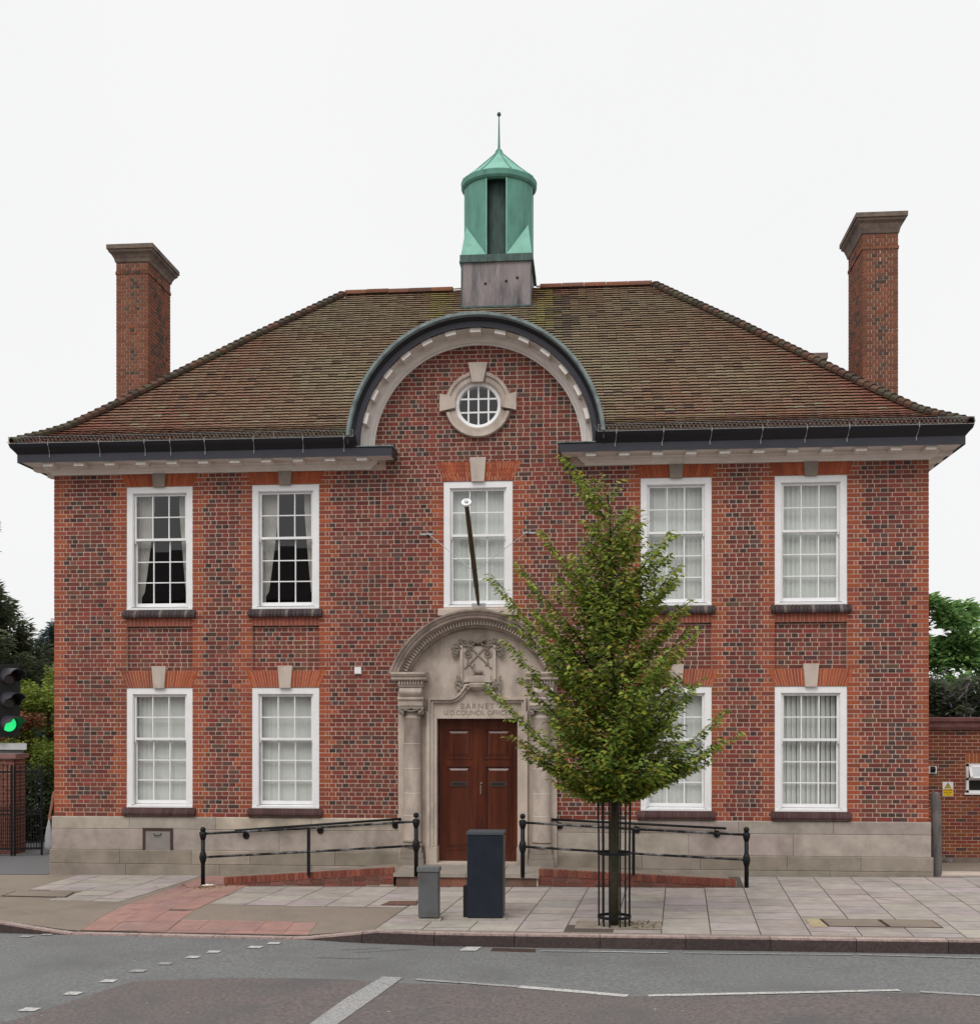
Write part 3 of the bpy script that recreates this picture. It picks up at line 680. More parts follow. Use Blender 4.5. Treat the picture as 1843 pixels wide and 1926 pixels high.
# --- windows
def curtain_mesh(xa, xb, z0, z1, y, side, tied):
    b = MB(); n = 26; rows = 22; vs = []
    for j in range(rows + 1):
        t = j / rows; zz = z1 + (z0 - z1) * t
        if tied: w = 1.0 - .72 * max(0, (t - .12) / .88) ** 1.15 if t < .9 else .22
        else: w = 1
        for i in range(n + 1):
            u = i / n
            xx = xa + (xb - xa) * u * w if side < 0 else xb - (xb - xa) * (1 - u) * w
            vs.append((xx, y + .018 * math.sin(u * 38) * (1 - .4 * t), zz))
    fs = [(j * (n + 1) + i, j * (n + 1) + i + 1, (j + 1) * (n + 1) + i + 1, (j + 1) * (n + 1) + i) for j in range(rows) for i in range(n)]
    return b.add(vs, fs)
def window(cx, z0, z1, kind):
    a, b_ = cx - WH + .003, cx + WH - .003; t = .105; f = MB(); yf = .012
    z0 += .002; z1 -= .003
    f.prism_y([(a, z0), (a, z1), (a + t, z1 - t), (a + t, z0 + .055)], yf, .2); f.prism_y([(b_, z0), (b_, z1), (b_ - t, z1 - t), (b_ - t, z0 + .055)], yf, .2)
    f.prism_y([(a, z1), (b_, z1), (b_ - t, z1 - t), (a + t, z1 - t)], yf, .2)
    f.prism_x([(yf - .012, z0), (yf - .012, z0 + .035), (.2, z0 + .06), (.2, z0)], a, b_)
    f.box(a + t, a + t + .012, .03, .06, z0 + .05, z1 - t); f.box(b_ - t - .012, b_ - t, .03, .06, z0 + .05, z1 - t); f.box(a + t, b_ - t, .03, .06, z1 - t - .012, z1 - t)
    w = f.build('window', M['white'], hall)
    ia, ib = a + t + .012, b_ - t - .012; it, ibt = z1 - t - .012, z0 + .06
    H = it - ibt; mz = it - H * .405       # meeting rail
    gb = .019
    def sash(name, zlo, zhi, y, rows, rl, rh):
        s = MB(); st = .036
        s.box(ia, ia + st, y, y + .045, zlo, zhi); s.box(ib - st, ib, y, y + .045, zlo, zhi); s.box(ia + st, ib - st, y + .001, y + .044, zlo, zlo + rl); s.box(ia + st, ib - st, y + .001, y + .044, zhi - rh, zhi)
        gx0, gx1, gz0, gz1 = ia + st, ib - st, zlo + rl, zhi - rh
        for i in (1, 2):
            x = gx0 + (gx1 - gx0) * i / 3; s.box(x - gb / 2, x + gb / 2, y + .006, y + .036, gz0, gz1)
        for j in range(1, rows):
            zz = gz0 + (gz1 - gz0) * j / rows; s.box(gx0, gx1, y + .0075, y + .034, zz - gb / 2, zz + gb / 2)
        if name == 'upper_sash':
            for sx in (ia, ib - .03): s.prism_y([(sx, zlo), (sx + .03, zlo), (sx + .022, zlo - .05), (sx + .008, zlo - .05)], y + .005, y + .04)
        s.build(name, M['white'], w)
        for i in range(3):
            for j in range(rows):
                x0 = gx0 + (gx1 - gx0) * i / 3 + gb / 2; x1 = gx0 + (gx1 - gx0) * (i + 1) / 3 - gb / 2
                q0 = gz0 + (gz1 - gz0) * j / rows + gb / 2; q1 = gz0 + (gz1 - gz0) * (j + 1) / rows - gb / 2
                g = MB(); tl = random.uniform(-.0003, .0003); tr = random.uniform(-.0003, .0003)
                g.add([(x0 - .004, y + .02 + tl, q0 - .004), (x1 + .004, y + .02 + tr, q0 - .004), (x1 + .004, y + .02 - tl, q1 + .004), (x0 - .004, y + .02 - tr, q1 + .004)], [(0, 1, 2, 3)])
                g.build('pane', M['glass'], w, keepn=True)
    sash('upper_sash', mz - .018, it, .065, 2, .042, .034)
    sash('lower_sash', ibt, mz + .018, .118, 3, .062, .036)
    if kind == 'dark':
        s = 0
        curtain_mesh(ia, ia + .30, ibt, it, .24, -1, True).build('curtain', M['curtain'], w, smooth=True, keepn=True)
        curtain_mesh(ib - .20, ib, ibt, it, .24, 1, True).build('curtain', M['curtain'], w, smooth=True, keepn=True)
    else:
        b = MB(); n = 13; wd = (ib - ia + .1) / n; ang = R(kind)
        for i in range(n):
            x = ia - .05 + (i + .5) * wd; an = ang + random.uniform(-.05, .05) + (R(random.choice([0, 0, 0, 10])))
            dx, dy = .5 * .089 * math.cos(an), .5 * .089 * math.sin(an)
            b.add([(x - dx, .215 - dy, ibt - .05), (x + dx, .215 + dy, ibt - .05), (x + dx, .215 + dy, it + .05), (x - dx, .215 - dy, it + .05)], [(0, 1, 2, 3)])
        b.build('blind', M['blind'], w, keepn=True)
kinds = {(0, 0): 12, (1, 0): 6, (2, 0): 8, (3, 0): 22, (0, 1): 'dark', (1, 1): 'dark', (2, 1): 8, (3, 1): 8, (4, 1): 10}
for i, (x, z0, z1) in enumerate(wins[:4]): window(x, z0, z1, kinds[(i, 0)])
for i, (x, z0, z1) in enumerate(wins[4:]): window(x, z0, z1, kinds[(i, 1)])
# --- round window
cx, cz = RC
rw = MB(); rw.arc(cx, cz, [(.345, .01), (.395, -.005), (.395, .1), (.33, .1), (.33, .03)], 0, 360, 48)
rw = rw.build('round_window', M['white'], hall)
b = MB()
for dx in (-.172, 0, .172):
    h = math.sqrt(.335 ** 2 - dx ** 2); b.box(cx + dx - .014, cx + dx + .014, .04, .065, cz - h, cz + h)
for dz in (-.115, .115):
    h = math.sqrt(.335 ** 2 - dz ** 2); b.box(cx - h, cx + h, .042, .063, cz + dz - .014, cz + dz + .014)
b.build('glazing_bars', M['white'], rw)
for i, (a, c_) in enumerate(((-.335, -.172), (-.172, 0), (0, .172), (.172, .335))):
    for lo, hi in ((-.335, -.115), (-.115, .115), (.115, .335)):
        q = []
        for kx in range(5):
            for_x = a + (c_ - a) * kx / 4; h = math.sqrt(max(0, .336 ** 2 - for_x ** 2)); q.append((for_x, max(lo, -h) if lo < hi else lo))
        top = []
        for kx in range(4, -1, -1):
            for_x = a + (c_ - a) * kx / 4; h = math.sqrt(max(0, .336 ** 2 - for_x ** 2)); top.append((for_x, min(hi, h)))
        poly = q + top
        poly = [(x, min(max(z_, lo), hi)) for x, z_ in poly]
        if area(poly) < .002: continue
        g = MB(); g.add([(cx + x, .055, cz + z_) for x, z_ in poly], [tuple(range(len(poly)))]); g.build('pane', M['glass'], rw, keepn=True)
sr = MB()
for a0, a1 in ((14, 75), (105, 166), (194, 346)):
    sr.arc(cx, cz, [(.39, .03), (.39, -.03), (.415, -.045), (.50, -.045), (.505, -.075), (.55, -.085), (.565, -.06), (.565, .03)], a0, a1, 24)
sr = sr.build('stone_surround', M['stone'], rw)
for pts in ([(.385, .16), (.385, -.06), (.66, -.12), (.66, .20)], [(-.385, .16), (-.385, -.06), (-.66, -.12), (-.66, .20)]):
    pts = [(.385, .11), (.655, .19), (.655, -.115), (.385, -.055)] if pts[0][0] > 0 else [(-.385, .11), (-.655, .19), (-.655, -.115), (-.385, -.055)]
    MB().prism_y([(cx + x, cz + z_) for x, z_ in pts], -.095, .02).build('stone_block', M['stone'], rw)
MB().prism_y([(cx - .095, cz + .37), (cx + .095, cz + .37), (cx + .165, cz + .70), (cx - .165, cz + .70)], -.12, .02).build('keystone', M['stone'], rw)

# --- cornice, fascia, gutter
XE = 1.86
cor = [(0, 6.955), (.03, 6.955), (.035, 6.985), (.075, 7.015), (.085, 7.03), (.12, 7.035), (.125, 7.06), (.15, 7.075), (.15, 7.11), (.43, 7.118), (.43, 7.16), (0, 7.16)]
fas = [(0, 7.165), (.40, 7.165), (.435, 7.10), (.455, 7.095), (.455, 7.235), (.43, 7.25), (0, 7.30)]
gut = [(.36, 7.252), (.458, 7.236), (.475, 7.26), (.50, 7.29), (.545, 7.34), (.56, 7.385), (.565, 7.41), (.545, 7.412), (.53, 7.37), (.40, 7.30)]
def sides(prof, name, m, ret=True, xe=XE):
    for s in (-1, 1):
        b = MB(); pts = [(s * 7.5, 8.7), (s * 7.5, 0), (s * xe, 0)]; dirs = [(s, 0), (s, -1), (-s if ret else 0, -1)]
        if ret: pts.append((s * xe, 0.0)); dirs.append((-s, 0))
        b.path(prof, pts, dirs); yield b.build(name, m, hall, origin=(s * 4.6, 0, 7))
cs = list(sides(cor, 'cornice', M['cream']))
list(sides(fas, 'fascia', M['darkpaint']))
for o_, s in zip(cs, (-1, 1)):
    for k in range(11):
        x = s * (1.93 + .55 * k)
        b = MB(); b.prism_x([(-.40, 7.036), (-.40, 7.117), (-.14, 7.117), (-.14, 7.035), (-.20, 7.035), (-.24, 7.05)], x - .087, x + .087); b.build('modillion', M['cream'], o_)
    for k in range(15):
        y = .1 + .55 * k; b = MB(); b.box(s * 7.5 + (s * .14 if s > 0 else -.385), s * 7.5 + (.385 if s > 0 else -.14), y - .087, y + .087, 7.045, 7.117); b.build('modillion', M['cream'], o_)
gs = list(sides(gut, 'gutter', M['gutter'], False, 2.0))
for g_, s in zip(gs, (-1, 1)):
    for x in (7.35, 6.45, 5.65, 5.2, 4.6, 3.75, 2.9, 2.2) if s < 0 else (2.35, 3.12, 3.9, 4.72, 5.43, 6.1, 7.2):
        x *= s
        MB().tube([(x, -.572, 7.44), (x, -.578, 7.37), (x - .008, -.50, 7.27), (x - .02, -.463, 7.24), (x - .02, -.463, 7.17)], .009, 5).build('bracket', M['mesh'], g_)
    b = MB(); n = 86
    for i in range(n):         # wire guard standing in the gutter
        x = s * (2.05 + 5.95 * i / n); d = .07
        for sg in (-1, 1):
            b.tube([(x, -.565, 7.405), (x + sg * d, -.565, 7.515)], .0022, 3, cap=False)
    b.tube([(s * 2.05, -.565, 7.515), (s * 8.06, -.565, 7.515), (s * 8.06, 1.5, 7.515)], .0035, 4); b.tube([(s * 2.05, -.565, 7.405), (s * 8.06, -.565, 7.405)], .006, 4)
    for x in (2.05, 3.4, 4.8, 6.2, 7.5, 8.06): b.tube([(s * x, -.565, 7.40), (s * x, -.565, 7.53)], .004, 4)
    b.build('gutter_guard', M['mesh'], g_)
# --- roof
RP = [(0, 7.40), (.2, 7.515), (.43, 7.64), (.67, 7.79), (.97, 8.045), (1.37, 8.40), (2.07, 9.04), (2.78, 9.68), (3.34, 10.19), (4.26, 10.99), (4.886, 11.54)]
OV, RY = .53, 4.356
def rz(s):
    for (a, za), (b_, zb) in zip(RP, RP[1:]):
        if s <= b_: return za + (zb - za) * (s - a) / (b_ - a)
    return RP[-1][1]
roof = group_obj('roof', hall, (0, RY, 7.4))
# course positions: equal gauge along the slope
cs_ = [0.0]; step = .1
while True:
    s0 = cs_[-1]; s1 = s0; d = 0
    while d < step and s1 < 4.886:
        s2 = s1 + .01; d += math.hypot(.01, rz(s2) - rz(s1)); s1 = s2
    if s1 >= 4.88: break
    cs_.append(s1)
Tq = Pieces('tile')
def tcol(x, z):
    n1 = noise.noise(Vector((x * .55, z * .9, 3.1))); n2 = noise.noise(Vector((x * 2.3, z * 4.0, 9.7)))
    edge = max(0, abs(x) - 2.2) / 5.5 * (1.0 - (z - 7.4) / 5.5)         # redder towards the hips and the ridge
    red = min(1, max(0, .10 + edge * 1.1 + n1 * .55 + n2 * .22 + max(0, (z - 10.9)) * .8))
    moss = (.245, .195, .128); r_ = (.215, .092, .064); br = (.15, .100, .074)
    c = tuple(m_ * (1 - red) + q * red for m_, q in zip(moss, r_))
    u = random.random()
    if u < .2: c = tuple((a + b_) / 2 for a, b_ in zip(c, br))
    elif u < .225: c = (.13, .09, .068)
    elif u < .26: c = (.24, .195, .13)
    # lichen beside the lead plinth of the cupola
    d = abs(abs(x + .05) - 1.05)
    wv = noise.noise(Vector((x * 3, z * 2.2, 1.7))) * .25
    if z > 10.2 and d + wv < .30 and random.random() < .8 - d: c = tuple(a * .45 + q * .55 for a, q in zip(c, (.26, .24, .07)))
    if z > 9.9 and abs(x - 1.35 - wv) < .24 and random.random() < .6: c = tuple(a * .5 + q * .5 for a, q in zip(c, (.05, .045, .045)))
    return jit(c, .10)
TW = .168
for k, s in enumerate(cs_):
    sn = cs_[k + 1] if k + 1 < len(cs_) else 4.886
    z0, z1 = rz(s), rz(min(4.886, s + .19)); slope = math.atan2(z1 - z0, min(4.886, s + .19) - s)
    y = -OV + s; xe = 7.5 + OV - s
    n = int((2 * xe) / TW) + 2; off = (k % 2) * TW / 2
    for i in range(n):
        x = -xe - TW / 2 + off + i * TW + TW / 2
        if abs(x) > xe + .03: continue
        if abs(x) < .72 and s > 4.18 - .08: continue
        if x * x + (z0 - GC) ** 2 < 2.12 ** 2 and s < 3.2: continue
        L = .185
        mt = Matrix.Translation((x + random.uniform(-.002, .002), y, z0 + .036 + random.uniform(-.002, .002))) @ Matrix.Rotation(slope - R(15) + random.uniform(-.012, .012), 4, 'X') @ Matrix.Rotation(random.uniform(-.006, .006), 4, 'Y') @ Matrix.Translation((0, L / 2, 0)) @ Matrix.Diagonal((TW - .004, L, .012, 1))
        Tq.add(mt, tcol(x, z0), TW)
Tq.flush('tile', M['tile'], roof, 300, 'tiling')
# under-sheet and the side and back slopes in stepped courses
b = MB(); NP = len(RP)
fs_ = [i * .12 for i in range(41)] + [4.886]
hwid = lambda z_: math.sqrt(max(0, 2.14 ** 2 - max(0, z_ - GC) ** 2)) if z_ - GC < 2.14 else 0
for sa, sb in zip(fs_, fs_[1:]):
    za, zb = rz(sa) - .045, rz(sb) - .045; ha, hb = hwid(za), hwid(zb)
    for s_ in (-1, 1):
        b.add([(s_ * (8.03 - sa), -OV + sa, za), (s_ * ha, -OV + sa, za), (s_ * hb, -OV + sb, zb), (s_ * (8.03 - sb), -OV + sb, zb)], [(0, 1, 2, 3)])
b.build('roof_felt', M['black'], roof)
b = MB(); D2 = 2 * RY + OV
for k, s in enumerate(cs_):
    sn = cs_[k + 1] + .02 if k + 1 < len(cs_) else 4.886
    z0, z1 = rz(s) + .022, rz(sn) + .004
    for s_ in (-1, 1):
        n = 26
        for i in range(n):
            ya, yb = -OV + s, D2 - s; ta, tb = i / n, (i + 1) / n; c = tcol(6.5, z0)
            xa, xb = s_ * (8.03 - s), s_ * (8.03 - sn); y0, y1 = ya + (yb - ya) * ta, ya + (yb - ya) * tb
            yc, yd = max(y0, -OV + sn), min(y1, D2 - sn)
            if yd < yc: continue
            b.add([(xa, y0, z0), (xa, y1, z0), (xb, yd, z1), (xb, yc, z1), (xa, y0, z0 - .02), (xa, y1, z0 - .02)], [(0, 1, 2, 3), (0, 1, 5, 4)], c)
    ya, yb = D2 - s, D2 - sn
    b.add([(-(8.03 - s), ya, z0), ((8.03 - s), ya, z0), ((8.03 - sn), yb, z1), (-(8.03 - sn), yb, z1), (-(8.03 - s), ya, z0 - .02), ((8.03 - s), ya, z0 - .02)], [(0, 1, 2, 3), (0, 1, 5, 4)], tcol(4, z0))
b.build('tiling', M['tile'], roof, kind='stuff')
# hip bonnets and ridge tiles
for s_ in (-1, 1):
    hc = []
    s = .02
    while s < 4.80:
        hc.append(s); s2 = s; d = 0
        while d < .135: s2 += .01; d = math.sqrt(2 * (s2 - s) ** 2 + (rz(s2) - rz(s)) ** 2)
        s = s2
    for s in hc:
        sB = min(4.886, s + .20)
        p = Vector((s_ * (8.03 - s), -OV + s, rz(s))); q = Vector((s_ * (8.03 - sB), -OV + sB, rz(sB)))
        ax = (q - p).normalized(); side = ax.cross(Vector((0, 0, 1))).normalized(); up = side.cross(ax)
        b = MB(); vs = []
        for (c_, r_, lift) in ((p, .125, .046), (q, .085, .008)):
            for k in range(7):
                a = math.pi * (-.16 + 1.32 * k / 6); vs.append(tuple(c_ + side * math.cos(a) * r_ + up * (math.sin(a) * r_ * .62 + lift)))
        for (c_, r_, lift) in ((p, .108, .030),):
            for k in range(7):
                a = math.pi * (-.16 + 1.32 * k / 6); vs.append(tuple(c_ + side * math.cos(a) * r_ + up * (math.sin(a) * r_ * .6 + lift)))
        b.add(vs, [(k, k + 1, k + 8, k + 7) for k in range(6)] + [(14 + k, 15 + k, k + 1, k) for k in range(6)], jit(random.choice([(.085, .075, .05), (.12, .07, .05), (.075, .06, .045)]), .15))
        b.build('hip_tile', M['tile'], roof)
x = -3.17; zr = RP[-1][1]
while x < 3.15:
    x1 = min(x + .45, 3.16)
    if not (x1 > -.72 and x < .78):
        b = MB(); vs = []; lf = random.uniform(-.004, .006)
        for xx in (x + .004, x1 - .004):
            for k in range(9):
                a = math.pi * k / 8; vs.append((xx, RY - math.cos(a) * .13, zr - .03 + math.sin(a) * .115 + lf))
        b.add(vs, [(k, k + 1, k + 10, k + 9) for k in range(8)] + [tuple(range(9)), tuple(range(17, 8, -1))], jit(random.choice([(.17, .072, .045), (.155, .075, .052), (.13, .068, .05), (.19, .08, .048)]), .15))
        b.build('ridge_tile', M['tile'], roof)
    x = x1
# --- arched gable cornice and barrel roof
ga = MB(); ga.arc(0, GC, [(1.775, .02), (1.775, -.035), (1.80, -.045), (1.81, -.075), (1.845, -.10), (1.865, -.12), (1.875, -.15), (1.945, -.155), (1.958, -.43), (1.99, -.43), (1.99, .02)], 0, 180, 72)
gable = ga.build('arched_cornice', M['cream'], hall)
gf = MB(); gf.arc(0, GC, [(1.955, -.40), (1.955, -.455), (2.045, -.458), (2.045, .5), (1.96, .5)], -3.0, 183.0, 72); gf.build('arched_fascia', M['darkpaint'], hall)
gg = MB(); gg.arc(0, GC, [(2.048, -.43), (2.05, -.462), (2.09, -.50), (2.125, -.55), (2.155, -.56), (2.155, -.40)], 0.5, 179.5, 72); gg.build('arched_gutter', M['gutter'], hall)
gl = MB(); gl.arc(0, GC, [(2.10, -.54), (2.12, -.585), (2.17, -.585), (2.175, -.54), (2.17, 2.4), (2.11, 2.4)], 4.0, 176.0, 72); gl.build('barrel_roof', M['leadgreen'], hall)
for k in range(-7, 8):
    a = R(90 - k * 12.6); b = MB(); r0, r1 = 1.882, 1.956; w = .092; ca, sa = math.cos(a), math.sin(a)
    vs = []
    for y in (-.405, -.155):
        for r_, w_ in ((r0, -w), (r0, w), (r1, w), (r1, -w)): vs.append((ca * r_ - sa * w_, y, GC + sa * r_ + ca * w_))
    if GC + sa * r0 < 7.34: continue
    b.add(vs, [(0, 1, 2, 3), (7, 6, 5, 4), (0, 4, 5, 1), (1, 5, 6, 2), (2, 6, 7, 3), (3, 7, 4, 0)]); b.build('modillion', M['cream'], gable)
for s in (-1, 1):          # lead cappings of the two cornice returns
    MB().box(min(s * 1.38, s * 2.02), max(s * 1.38, s * 2.02), -.475, .0, 7.252, 7.268).build('lead_capping', M['leadgreen'], hall)
# --- chimneys
M['capstone'] = mat('chimney_cap_stone', (.17, .13, .105), .95, .25, 8, .35, 60, stain=(.07, .05, .05), stain_scale=3, stain_amt=.8)
def chimney(s):
    xa, xb, y0, y1 = 7.287, 7.974, 4.0, 5.35
    if s < 0: xa, xb = -xb, -xa
    ch = group_obj('chimney', hall, ((xa + xb) / 2, 4.6, 7.0))
    MB().box(xa + .012, xb - .012, y0 + .012, y1 - .012, 5.0, 12.3).build('chimney_core', M['mortar'], ch)
    b = MB(); z = 6.8; k = 0
    while z < 12.24:
        pr = .018 if 11.92 < z < 11.99 else (0.0 if z < 11.92 else 0)
        def cc(h): 
            r_ = random.random()
            return jit((.095, .065, .05), .25) if r_ < .3 else jit((.25, .085, .05), .18) if r_ < .65 else jit((.19, .085, .055), .2)
        for face in range(4):
            if face == 0: f0, f1 = xa, xb
            elif face == 1: f0, f1 = y0, y1
            elif face == 2: f0, f1 = y0, y1
            else: f0, f1 = xa, xb
            for q in run(f0, f1, k, z, True, True, panel=cc, quoin=lambda: jit((.22, .085, .05), .2)):
                a, c_, _, _, zz0, zz1, cl = q
                if face == 0: b.box(a, c_, y0 - pr, y0 + .02, zz0, zz1, cl)
                elif face == 1: b.box(xa - pr, xa + .02, a, c_, zz0, zz1, cl)
                elif face == 2: b.box(xb - .02, xb + pr, a, c_, zz0, zz1, cl)
                elif face == 3: b.box(a, c_, y1 - .02, y1 + pr, zz0, zz1, cl)
        z += CO; k += 1
    b.build('brickwork', M['brick'], ch, kind='stuff', keepn=True)
    cap = MB(); prof = [(0, 12.22), (.02, 12.235), (.035, 12.30), (.075, 12.37), (.125, 12.42), (.13, 12.465), (.155, 12.47), (.155, 12.56), (.0, 12.60), (-.1, 12.60), (-.1, 12.22)]
    if s > 0: prof = [(o, z + .10 if z > 12.3 else z + .06) for o, z in prof]
    cap.path(prof, [(xa, y0), (xb, y0), (xb, y1), (xa, y1), (xa, y0)], [(-1, -1), (1, -1), (1, 1), (-1, 1), (-1, -1)])
    cap.box(xa, xb, y0, y1, 12.4, 12.58)
    cap.build('chimney_cap', M['capstone'], ch)
    return ch
chimney(-1); chimney(1)
b = MB(); b.box(6.55, 6.90, 5.9, 6.6, 8, 10.38); b.box(6.48, 6.96, 5.83, 6.67, 10.38, 10.50); b.build('chimney', M['weathered'], hall)
# --- cupola
cu = group_obj('cupola', hall, (.03, RY, 10.8)); UX = .033
q = MB(); q.prism_y([(UX - .70, 10.75), (UX + .70, 10.75), (UX + .685, 11.87), (UX - .685, 11.87)], RY - .70, RY + .70); q.build('lead_base', M['lead'], cu)
q = MB(); q.box(UX - .71, UX + .71, RY - .73, RY - .701, 10.93, 10.965); q.box(UX - .712, UX - .688, RY - .722, RY - .70, 10.96, 11.86); q.box(UX + .688, UX + .712, RY - .722, RY - .70, 10.96, 11.86); q.build('lead_roll', M['copper_dk'], cu)
for x, z in ((-.22, 11.42), (.2, 11.46), (.42, 11.52)): MB().ball((UX + x, RY - .70, z), .028, 8).build('lead_dot', M['black'], cu)
q = MB(); q.box(UX - .745, UX + .745, RY - .745, RY + .745, 11.85, 11.875); q.box(UX - .735, UX + .735, RY - .735, RY + .735, 11.875, 12.0); q.build('base_band', M['copper_dk'], cu)
def ucyl(cx, cy, r0, r1, z0, z1, a0, a1, n=14):
    b = MB(); vs = []
    for i in range(n + 1):
        a = R(a0 + (a1 - a0) * i / n)
        for r_ in (r1, r0):
            for z in (z0, z1): vs.append((cx + r_ * math.cos(a), cy + r_ * math.sin(a), z))
    fs = []
    for i in range(n):
        o = i * 4; fs += [(o, o + 4, o + 5, o + 1), (o + 2, o + 3, o + 7, o + 6), (o + 1, o + 5, o + 7, o + 3), (o, o + 2, o + 6, o + 4)]
    fs += [(0, 1, 3, 2), (n * 4, n * 4 + 2, n * 4 + 3, n * 4 + 1)]
    return b.add(vs, fs)
for c0 in (270 + 16.5, 0 + 16.5, 90 + 16.5, 180 + 16.5):       # four curved panels with a tall slot between them
    ucyl(UX, RY, .67, .715, 12.0, 13.55, c0, c0 + 57).build('drum_panel', M['copper'], cu)
    for a in (c0, c0 + 57):
        aa = R(a); MB().tube([(UX + .715 * math.cos(aa), RY + .715 * math.sin(aa), 12.0), (UX + .715 * math.cos(aa), RY + .715 * math.sin(aa), 13.55)], .016, 5).build('seam', M['copper_lt'], cu)
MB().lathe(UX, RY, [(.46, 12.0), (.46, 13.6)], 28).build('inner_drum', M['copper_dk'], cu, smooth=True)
for sx in (-1, 1):
    for sy in (-1, 1):
        c0 = (UX + sx * .715, RY + sy * .715); a = math.atan2(sy, sx); ap = (UX + .80 * math.cos(a - sx * sy * .12), RY + .80 * math.sin(a - sx * sy * .12), 12.66)
        MB().add([(c0[0], c0[1], 12.0), (UX + sx * .20, RY + sy * .715, 12.0), (UX + sx * .715, RY + sy * .20, 12.0), ap], [(0, 1, 3), (0, 3, 2), (1, 2, 3), (0, 2, 1)]).build('broach', M['copper_lt'], cu)
MB().lathe(UX, RY, [(.66, 13.54), (.74, 13.56), (.775, 13.60), (.785, 13.70), (.77, 13.715), (.60, 13.72)], 48).build('eaves_ring', M['copper'], cu, smooth=False)
q = MB(); n = 8
for i in range(n):        # faceted tent roof with hollow sides
    a0, a1 = 2 * math.pi * (i + .5) / n, 2 * math.pi * (i + 1.5) / n
    prof = [(.775, 13.712), (.64, 13.82), (.45, 13.98), (.25, 14.17), (.09, 14.32), (.045, 14.42)]
    for (r0, z0), (r1, z1) in zip(prof, prof[1:]):
        vs = []
        for t in range(5):
            a = a0 + (a1 - a0) * t / 4
            k0 = 1 if r0 > .7 else math.cos(math.pi / n) / math.cos(a - (a0 + a1) / 2) * (1) if r0 < .6 else 1
            k1 = math.cos(math.pi / n) / math.cos(a - (a0 + a1) / 2) if r1 < .6 else 1
            vs.append((UX + r0 * k0 * math.cos(a), RY + r0 * k0 * math.sin(a), z0)); vs.append((UX + r1 * k1 * math.cos(a), RY + r1 * k1 * math.sin(a), z1))
        q.add(vs, [(2 * t, 2 * t + 2, 2 * t + 3, 2 * t + 1) for t in range(4)])
tent = q.build('cupola_roof', M['copper_lt'], cu)
for i in range(n):
    a = 2 * math.pi * (i + .5) / n
    MB().tube([(UX + r_ * math.cos(a), RY + r_ * math.sin(a), z_ + .006) for r_, z_ in prof], .013, 5).build('roof_roll', M['copper'], tent)
fi = MB().tube([(UX, RY, 14.36), (UX, RY, 14.45), (UX, RY, 14.8), (UX, RY, 15.12)], [.042, .026, .017, .011], 8).build('finial', M['copper'], cu)
MB().ball((UX, RY, 15.16), .042, 12, sz=1.1).build('finial_ball', M['copper_dk'], fi, smooth=True)

# --- porch
M['stone_dk'] = mat('sooty_stone', (.37, .30, .26), .92, .2, 6, .3, 70, stain=(.12, .095, .085), stain_scale=2.5, stain_amt=.75, stretch=(1, 1, .7))
M['stone_pale'] = mat('pale_dentil_stone', (.56, .48, .41), .9, .1, 8)
porch = group_obj('porch', hall, (0, -.1, 0)); ST = M['stone']
PA = 2.97
ty = MB(); pts = [(-1.358, 2.665), (1.358, 2.665), (1.358, 3.45)]
for i in range(33):
    a = R(20 + 140 * i / 32); pts.append((1.42 * math.cos(a), PA + 1.42 * math.sin(a)))
pts.append((-1.358, 3.45)); ty.prism_y(pts, -.03, .05); tym = ty.build('tympanum', ST, porch)
pm = MB(); A0, A1 = 18.6, 161.4
pm.arc(0, PA, [(1.235, -.03), (1.245, -.13), (1.275, -.145), (1.28, -.17), (1.365, -.175), (1.365, -.03)], A0, A1, 56)
pm.arc(0, PA, [(1.365, -.03), (1.365, -.25), (1.385, -.27), (1.395, -.355), (1.44, -.36), (1.445, -.38), (1.485, -.40), (1.50, -.43), (1.53, -.435), (1.535, -.40), (1.54, -.03)], A0 - .8, A1 + .8, 56)
ped = pm.build('arched_pediment', M['stone_dk'] if 'stone_dk' in M else ST, porch)
nd = 62
for i in range(nd):
    a = R(A0 + 1.5 + (A1 - A0 - 3) * (i + .5) / nd); ca, sa = math.cos(a), math.sin(a); w = .0165; vs = []
    for y in (-.232, -.17):
        for r_, w_ in ((1.288, -w), (1.288, w), (1.362, w), (1.362, -w)): vs.append((ca * r_ - sa * w_, y, PA + sa * r_ + ca * w_))
    MB().add(vs, [(0, 1, 2, 3), (7, 6, 5, 4), (0, 4, 5, 1), (1, 5, 6, 2), (2, 6, 7, 3), (3, 7, 4, 0)]).build('dentil', M['stone_pale'] if 'stone_pale' in M else ST, ped)
LZ = .19
